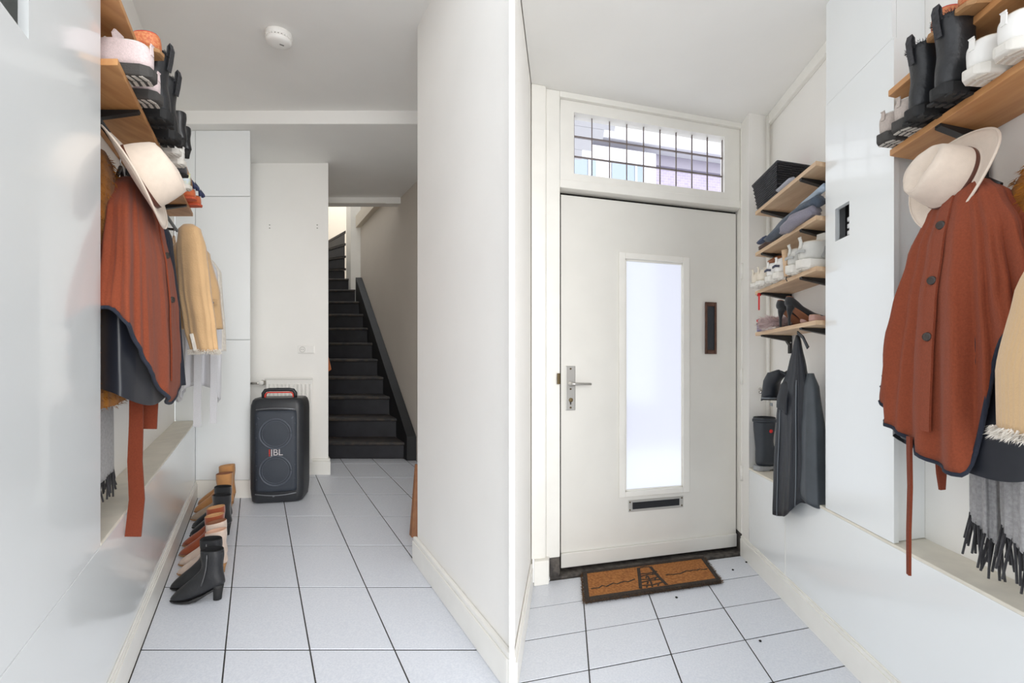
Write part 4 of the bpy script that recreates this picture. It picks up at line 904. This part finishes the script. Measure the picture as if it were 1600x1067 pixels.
tj = wear('corduroy_jacket', 'tan ribbed corduroy sleeve with sherpa cuff cut by the right edge', 'jacket', FB, .97, .63, .93)
g = garment(FB, .925, .645, [(1.40,.03,.05,.08,-.08), (1.32,.06,.08,.05,-.05), (1.2,.075,.095,.02,-.02), (1.05,.08,.10,0,0), (.93,.075,.095,-.005,0)], lambda th: .935, n=140, nt=24, amp=.004, seed=3, folds=((5, .8), (48, .5)))
g.build('sleeve', mat('tan_corduroy_ribbed', (204, 170, 126), .85, bump=.3, bscale=200, sheen=.25), tj, thick=.005); p_, n_ = ring_pts(g, -1); blades(p_, n_, 1800, .016, .0016, W_SHERPA, tj, 'sherpa_cuff', droop=.8)
sc = wear('scarf', 'grey wool scarf with tasselled ends under the poncho, right hallway', 'scarf', FB, 1.09, .85, .55)
fr_ = MB(); rr = random.Random(5)
for cu_, cv_, hm, sv_ in ((1.07, .93, .665, .035), (1.06, .82, .66, .04)):
    g = garment(FB, cu_, cv_, [(.98,.02,sv_,0,0), (.8,.024,sv_*1.1,0,0), (.64,.026,sv_*1.15,.005,0)], (lambda h: lambda th: h+.03*math.sin(th))(hm), n=56, nt=12, amp=.008, seed=int(cv_*100))
    g.build('wool_end', W_SCARF, sc, thick=.004)
    for k in range(0, 56, 2):
        p = g.rings[-1][k]; a_, b_ = rr.uniform(-.012, .004), rr.uniform(-.02, .02)
        fr_.tube([p+Vector((0,0,.006)), p+Vector((a_*.5, b_*.4, -.03)), p+Vector((a_, b_, -.07-rr.uniform(0,.03)))], .0028, 5)
f_ = fr_.build('fringe', W_BLK, sc); f_['kind'] = 'stuff'

# ------------------------------------------------------------------ right hallway: shelves beside the door
W1, W2, W3, W4 = 1.8645, 1.6545, 1.4575, 1.2485
bkt = empty('wicker_basket', FB(1.09, 2.17, W1), 'black woven basket with coloured cloth on the topmost shelf', 'basket')
M_WICK = mat('black_wicker', (44, 44, 50), .45, bump=.3, bscale=200)
def bring(t, off=0.0, n=8):
    u0, u1, v0, v1 = 1.012-.014*t-off, 1.168+.006*t+off, 2.05-.03*t-off, 2.29+.035*t+off
    P = []
    for (a, b), (c, d) in (((u0, v0), (u1, v0)), ((u1, v0), (u1, v1)), ((u1, v1), (u0, v1)), ((u0, v1), (u0, v0))):
        for k in range(n): P.append((a+(c-a)*k/n, b+(d-b)*k/n))
    return P
BH = .135
MB().loft([[FB(a, b, W1+.004+BH*t) for a, b in bring(t, -.004)] for t in (0, .5, 1)]+[[FB(a, b, W1+.004+BH*t) for a, b in bring(t, -.010)] for t in (1, .05)], True, True, False).build('basket_wall', M_WICK, bkt)
wv = MB()
for r in range(14):
    t = (r+.5)/14; P = bring(t, 0, 24); pts = [FB(a, b, W1+.004+BH*t) for a, b in P]; c = sum(pts, Vector())/len(pts)
    pts = [p+(p-c).normalized()*(.0022 if (k+r) % 2 else -.0012) for k, p in enumerate(pts)]
    wv.tube(pts+[pts[0]], .0038, 5, caps=False)
w_ = wv.build('weave', M_WICK, bkt); w_['kind'] = 'stuff'
P = [FB(a, b, W1+.006+BH) for a, b in bring(1, .001)]; MB().tube(P+[P[0]], .006, 8).build('rim', M_WICK, bkt)
def crumple(name, F, path, radii, m, label, cat, group=None, seed=0, n=18, flat=.7):
    """A soft roll of cloth lying along a path."""
    rr = random.Random(seed); rings = []; ph = [rr.uniform(0, 6) for _ in range(4)]
    P = [Vector(F(*p)) for p in path]; k = 6; Q = []
    for i in range(len(P)-1):
        for j in range(k): Q.append((P[i].lerp(P[i+1], j/k), radii[i]+(radii[i+1]-radii[i])*j/k))
    Q.append((P[-1], radii[-1]))
    for i, (p, r) in enumerate(Q):
        t = (Q[min(i+1, len(Q)-1)][0]-Q[max(i-1, 0)][0]).normalized(); nx = t.cross(Vector((0,0,1))).normalized(); ny = nx.cross(t)
        rings.append([p+nx*r*(1+.13*math.sin(5*a+i*.5+ph[0])+.08*math.sin(9*a-i*.7+ph[1]))*math.cos(a)+ny*r*flat*(1+.12*math.sin(4*a-i*.4+ph[2]))*math.sin(a) for a in [2*math.pi*q/n for q in range(n)]])
    o = empty(name, P[0], label, cat, group)
    MB().loft(rings).build('cloth', m, o)
    return o
G = 'cloths in the black basket'
crumple('cloth_bundle', FB, [(1.04, 2.25, W1+.145), (1.05, 2.18, W1+.150), (1.06, 2.10, W1+.142)], [.016, .028, .018], cloth('pink_blue_cloth', (206, 130, 160), col2=(110, 130, 190), vscale=25), 'pink and blue cloth showing above the basket rim', 'cloth', G, 1)
crumple('cloth_bundle', FB, [(1.12, 2.16, W1+.142), (1.13, 2.10, W1+.150), (1.12, 2.055, W1+.143)], [.014, .024, .014], cloth('red_cloth', (204, 66, 58)), 'red cloth showing above the basket rim', 'cloth', G, 2)
crumple('folded_cloth', FB, [(1.02, 2.03, W1+.016), (1.015, 1.90, W1+.016)], [.02, .016], cloth('grey_napkin', (176, 178, 188)), 'pale grey cloth hanging at the shelf edge beside basket', 'cloth', None, 3)
G = 'clothes on the second shelf'
crumple('folded_jeans', FB, [(1.03, 2.18, W2+.040), (1.025, 1.98, W2+.050), (1.02, 1.80, W2+.062), (1.03, 1.69, W2+.066)], [.026, .034, .034, .03], cloth('slate_denim', (84, 94, 108), var=.2), 'slate blue rolled trousers on the second shelf', 'trousers', G, 4)
crumple('grey_shirt', FB, [(1.015, 1.98, W2+.022), (.992, 1.90, W2+.015), (.985, 1.80, W2+.02), (1.02, 1.70, W2+.03)], [.02, .030, .036, .03], cloth('mauve_grey_cloth', (142, 138, 150)), 'mauve grey shirt spilling over the second shelf edge', 'shirt', G, 5)
crumple('dark_scarf', FB, [(1.03, 2.28, W2+.020), (1.04, 2.20, W2+.026), (1.05, 2.12, W2+.022)], [.018, .026, .02], cloth('brown_scarf_cloth', (86, 66, 60)), 'dark brown scarf at the far end of the second shelf', 'scarf', G, 6)
crumple('blue_cloth', FB, [(1.02, 2.29, W2+.05), (1.03, 2.22, W2+.055)], [.014, .02], cloth('blue_cap_cloth', (70, 82, 110)), 'small dark blue cloth on top of the brown scarf', 'cloth', G, 7)
crumple('blue_pole', FB, [(1.06, 2.05, W2+.09), (1.05, 1.85, W2+.105), (1.045, 1.67, W2+.115)], [.012, .013, .014], mat('pale_blue_tube', (164, 178, 194), .4), 'pale blue rolled umbrella lying on the folded trousers', 'umbrella', G, 8, flat=1)
G = 'trainers on the third shelf'
def b3(v, u=.972, sc=.66, dy=.12, w=W3): return place(FB(u, v, w), YR+dy, sc)
sneaker(b3(2.20, .948, .74), C_CREAM, C_WSOLE, C_WHITE, 'cream trainer with high heel tab, farthest on third shelf', G, tab=.012)
sneaker(b3(2.135, .950, .74), C_CREAM, C_WSOLE, C_WHITE, 'cream trainer with high heel tab, second on third shelf', G, tab=.012)
K_ = mat('navy_stripe', (52, 56, 76), .5)
sneaker(b3(2.045, .962, .80), C_WHITE, C_WSOLE, C_WHITE, 'white running trainer with dark stripes, farther one', G, stripes=K_, thick=.034)
sneaker(b3(1.965, .968, .84), C_WHITE, C_WSOLE, C_WHITE, 'white running trainer with dark stripes, nearer one', G, stripes=K_, thick=.034)
GR = mat('grey_white_leather', (206, 204, 198), .55, var=.08)
sneaker(b3(1.835, .972, .94), GR, C_WSOLE, C_CREAM, 'grey-white chunky trainer with tall tab beside wooden shoe stretcher', G, tab=.012, thick=.036, stripes=mat('silver_patch', (168, 168, 166), .5))
sneaker(b3(1.735, .972, .98), GR, C_WSOLE, C_CREAM, 'grey-white chunky trainer with tall tab nearest the cupboard', G, tab=.012, thick=.036, stripes=mat('silver_patch', (168, 168, 166), .5))
stt = empty('shoe_stretcher', FB(.985, 1.895, W3), 'pale wooden shoe stretcher standing between the trainers', 'shoe stretcher')
MB().tube([FB(.982, 1.895, W3+.001), FB(.980, 1.897, W3+.06), FB(.976, 1.90, W3+.115)], [.010, .012, .014], 10).build('wood', M_WOODL, stt)
MB().tube([FB(.984, 1.895, W3+.002), FB(.978, 1.892, W3-.012), FB(.982, 1.888, W3-.022)], .002, 6).build('hook', M_BLK, stt)
wb = empty('wooden_brush', FB(1.09, 2.22, W3+.09), 'brown wooden brush handle above the cream trainers', 'brush')
MB().tube([FB(1.05, 2.235, W3+.135), FB(1.08, 2.20, W3+.150), FB(1.12, 2.17, W3+.158)], [.010, .014, .010], 10).build('handle', wood('brush_wood', (150, 92, 60), (170, 110, 74)), wb)
G = 'shoes on the lowest shelf'
pump(place(FB(.985, 1.985, W4), .22, .86), SU_BLACK, LN_BRN, 'black stiletto pump, left one on the lowest shelf', G)
pump(place(FB(.985, 1.895, W4), .22, .88), SU_BLACK, LN_BRN, 'black stiletto pump, right one on the lowest shelf', G)
PF = cloth('pink_fluff', (214, 192, 190), vscale=40)
for v, lb in ((2.16, 'fluffy pale pink slipper left of the black pumps, farther one'), (2.08, 'fluffy pale pink slipper left of the black pumps, nearer one')):
    M = place(FB(.995, v, W4), YR+.2, .76)
    o = low_shoe(M, PF, C_WSOLE, LN_PINK, lb, G, 'fluffy_slipper')
    pts = []; nm = []
    for q in srings(dense([(.0,.062,.075,.058,.030),(-.004,.04,.10,.056,.034),(.0,.016,.13,.060,.036),(.05,.010,.165,.062,.040),(.10,.010,.195,.056,.044),(.15,.010,.22,.048,.045),(.20,.010,.24,.040,.040)])):
        c = sum(q, Vector())/len(q)
        for p in q: pts.append(M @ p); nm.append((M.to_3x3() @ (p-c)).normalized())
    blades(pts, nm, 3500, .034, .0013, PF, o, 'fluff', droop=-.2)
BL = leather('blush_leather', (206, 166, 156), .5)
low_shoe(place(FB(1.07, 1.82, W4), .5, .62), BL, L_TANS, LN_PINK, 'blush pink flat shoe behind the black pumps, nearer one', G)
low_shoe(place(FB(1.07, 1.90, W4+.002), .5, .62), BL, L_TANS, LN_PINK, 'blush pink flat shoe behind the black pumps, farther one', G)
tb = empty('small_tin', FB(1.02, 2.24, W4), 'small purple and blue tin at the far end of lowest shelf', 'tin')
bx('tin_body', mat('tin_print', (136, 118, 150), .5, col2=(92, 100, 140), vscale=30), FB, .995, 1.06, 2.17, 2.27, W4, W4+.035, tb, bevel=.004)
bx('lid', mat('tin_lid', (60, 62, 84), .4), FB, .993, 1.062, 2.168, 2.272, W4+.035, W4+.042, tb, bevel=.002)
rb = empty('red_ribbon', FB(1.0, 2.24, 1.34), 'red ribbon dangling from the front of third shelf', 'ribbon')
M_RED = mat('red_ribbon_satin', (214, 34, 34), .5)
MB().strip([FB(.995, 2.235, 1.438), FB(.994, 2.235, 1.40), FB(.996, 2.240, 1.355)], (1, -.5, 0), .004, .002).build('ribbon_tail', M_RED, rb)
MB().tube([FB(.995+.008*math.cos(a), 2.235+.008*math.sin(a), 1.432+.006*math.sin(2*a)) for a in [i*.6 for i in range(11)]], .003, 6).build('knot', M_RED, rb)
MB().tube([FB(.998+.010*math.cos(a), 2.245+.006*math.sin(a), 1.30+.008*math.sin(a)) for a in [i*.6 for i in range(11)]], .004, 6).build('charm', M_RED, rb)

# black rain jacket hanging below the lowest shelf
rj = empty('rain_jacket', FB(1.04, 1.88, .40), 'black rain jacket hanging from the lowest shelf beside front door', 'jacket')
R_BLK = mat('black_rainwear', (27, 31, 39), .5, var=.15, vscale=8, bump=.2, bscale=60); R_GRY = mat('grey_jacket_inside', (70, 76, 82), .5, var=.25, vscale=10); R_REF = mat('reflective_piping', (120, 126, 132), .3, .3)
g = garment(FB, 1.035, 1.885, [(1.205,.006,.008,.0,.0), (1.17,.014,.022,.0,.0), (1.06,.034,.06,.0,.0), (.98,.055,.10,0,.01), (.85,.066,.12,0,.015), (.6,.07,.145,0,.03), (.41,.07,.15,0,.045)], lambda th: .415+.09*max(0, -math.sin(th))**1.5+.02*math.sin(2*th), n=120, amp=.017, seed=31, folds=((3, .6), (5, .6), (9, .35)))
g.build('body', R_BLK, rj, thick=.004)
g2 = garment(FB, 1.05, 1.765, [(1.04,.010,.02,0,.03), (.98,.03,.045,0,.025), (.8,.045,.06,0,.005), (.52,.05,.065,0,0)], lambda th: .525+.02*math.sin(th), n=70, amp=.006, seed=33, folds=((3, .6), (6, .4)))
g2.build('inside_panel', R_GRY, rj, thick=.004)
MB().loft([[c+Vector((r*math.cos(a)*1.0, r*math.sin(a), r*.35*math.sin(2*a+i))) for a in [2*math.pi*q/16 for q in range(16)]] for i, (c, r) in enumerate(((FB(1.02, 1.93, 1.03), .02), (FB(1.01, 1.97, 1.045), .034), (FB(.995, 2.02, 1.03), .038), (FB(.988, 2.06, .995), .036), (FB(.985, 2.075, .955), .034), (FB(.985, 2.08, .925), .038)))]).build('sleeve', R_BLK, rj, thick=.003)
MB().tube([FB(.985+.04*math.cos(a), 2.08+.04*math.sin(a), .926) for a in [2*math.pi*q/16 for q in range(17)]], .0035, 6).build('cuff_band', R_REF, rj)
garment(FB, 1.0, 1.93, [(1.02,.01,.02,.02,0), (.99,.03,.05,.01,0), (.93,.036,.06,0,0), (.88,.035,.06,0,0)], lambda th: .885+.03*math.sin(th), n=60, nt=12, amp=.008, seed=35, folds=((3, .6), (5, .4))).build('hood', R_BLK, rj, thick=.004)
for k in (50, 74, 96): 
    MB().tube([r[k]+Vector((-.003, -.004, 0)) for r in g.rings[8:]], .0022, 6).build('piping', R_REF, rj)
MB().strip([FB(1.02, 1.86, 1.215), FB(1.015, 1.80, 1.19), FB(1.02, 1.765, 1.145)], (0, .3, 1), .007, .004).build('strap', R_BLK, rj)
MB().strip([FB(.962, 2.03, .90), FB(.960, 2.0, .90)], (0, 0, 1), .007, .003).build('reflective_patch', R_REF, rj)
rbt = rubber_boot(place(FB(1.055, 2.40, .5205), .25, .84), mat('slate_rubber', (52, 57, 64), .5, var=.1), 'dark slate rubber boot standing on the ledge by the door', None)
MB().lathe([(.001, 0), (.010, .001), (.009, .005), (.001, .007)], place(FB(1.055, 2.40, .5205), .25, .84) @ Vector((.06, -.050, .255)), 14, Matrix.Rotation(math.pi/2, 4, 'X')).build('red_badge', M_RED, rbt)
vt = empty('pipe_tap', FB(1.12, 2.47, .93), 'small chrome tap on the pipe in the niche corner', 'tap')
MB().tube([FB(1.155, 2.465, .525), FB(1.155, 2.465, 2.46)], .009, 10).build('pipe', M_TRIM, vt)
MB().tube([FB(1.10, 2.462, .935), FB(1.155, 2.462, .935)], .008, 10).build('tap_body', M_CHROME, vt)
MB().tube([FB(1.112, 2.462, .935), FB(1.110, 2.455, .950), FB(1.095, 2.45, .955)], .006, 8).build('tap_lever', M_CHROME, vt)

# ------------------------------------------------------------------ door mat
dm = empty('door_mat', FB(.44, 2.44, 0), 'orange coir door mat with black border in front of the door', 'door mat')
M_COIR = mat('coir', (190, 126, 64), .95, col2=(146, 88, 42), vscale=90, bump=.9, bscale=350, stretch=(1, 1, 1)); M_COIRB = mat('black_coir', (40, 36, 34), .95, col2=(70, 56, 44), vscale=120, bump=.9, bscale=350)
bx('coir_field', M_COIR, FB, .112, .773, 2.31, 2.585, .001, .016, dm)
for a in ((.090, .112, 2.28, 2.61), (.773, .795, 2.28, 2.61), (.112, .773, 2.28, 2.312), (.112, .773, 2.583, 2.61)): bx('border', M_COIRB, FB, a[0], a[1], a[2], a[3], .001, .019, dm, bevel=.003)
def stroke(pts, w=.009, z=.0165): MB().strip([FB(u, v, z) for u, v in pts], (1, 0, 0) if abs(pts[0][0]-pts[-1][0]) < abs(pts[0][1]-pts[-1][1]) else (0, 1, 0), w/2, .003).build('motif_stroke', M_COIRB, dm)
stroke([(.368, 2.32), (.382, 2.44), (.394, 2.565)], .016); stroke([(.505, 2.32), (.480, 2.44), (.462, 2.565)], .016)
stroke([(.430, 2.32), (.432, 2.38), (.428, 2.45)], .008); stroke([(.394, 2.560), (.428, 2.572), (.462, 2.560)], .008)
for v in (2.35, 2.385, 2.42, 2.455, 2.49): stroke([(.380, v), (.432, v+.012*math.sin(v*90)), (.488, v+.004)], .007)
for (u, v) in ((.40, 2.335), (.46, 2.335), (.41, 2.37), (.455, 2.40), (.415, 2.44), (.455, 2.47)): stroke([(u, v-.012), (u+.008, v+.012)], .008)
rr = random.Random(9)
for s0, e0, v0, v1 in ((.125, .355, 2.395, 2.430), (.525, .765, 2.430, 2.445)):
    n = 12; stroke([(s0+(e0-s0)*k/n, v0+(v1-v0)*k/n+rr.uniform(-.012, .012)) for k in range(n+1)], .006)
pts = [FB(.09+.705*i/150, 2.278, .009) for i in range(151)]+[FB(.088, 2.28+.33*i/60, .009) for i in range(61)]+[FB(.797, 2.28+.33*i/60, .009) for i in range(61)]
blades(pts, [Vector((-.2, -.8, .3)).normalized()]*151+[Vector((-.9, 0, .3)).normalized()]*61+[Vector((.9, 0, .3)).normalized()]*61, 1800, .012, .0010, mat('coir_fringe', (122, 88, 54), .95, col2=(58, 48, 40), vscale=200), dm, 'coir_fringe', droop=.2)
G = 'crumbs on the right hallway floor'
for i, (x, y, nm) in enumerate(((1057, 933, 'dark crumb on the tile just below the door mat'), (1188, 1001, 'dark crumb on the tile right of the door mat corner'), (1145, 890, 'dark crumb near the right end of the door sill'), (1166, 878, 'dark crumb beside the right skirting board'))):
    p = Bpx(x, y, w=.004); rr = random.Random(i)
    tag(MB().loft([[p+Vector((r*math.cos(a)*rr.uniform(.7, 1.3), r*math.sin(a)*rr.uniform(.7, 1.3), z)) for a in [j*.785 for j in range(8)]] for r, z in ((.004, -.003), (.006, 0), (.003, .003))]).build('crumb', M_DARK), nm, 'crumb', G)
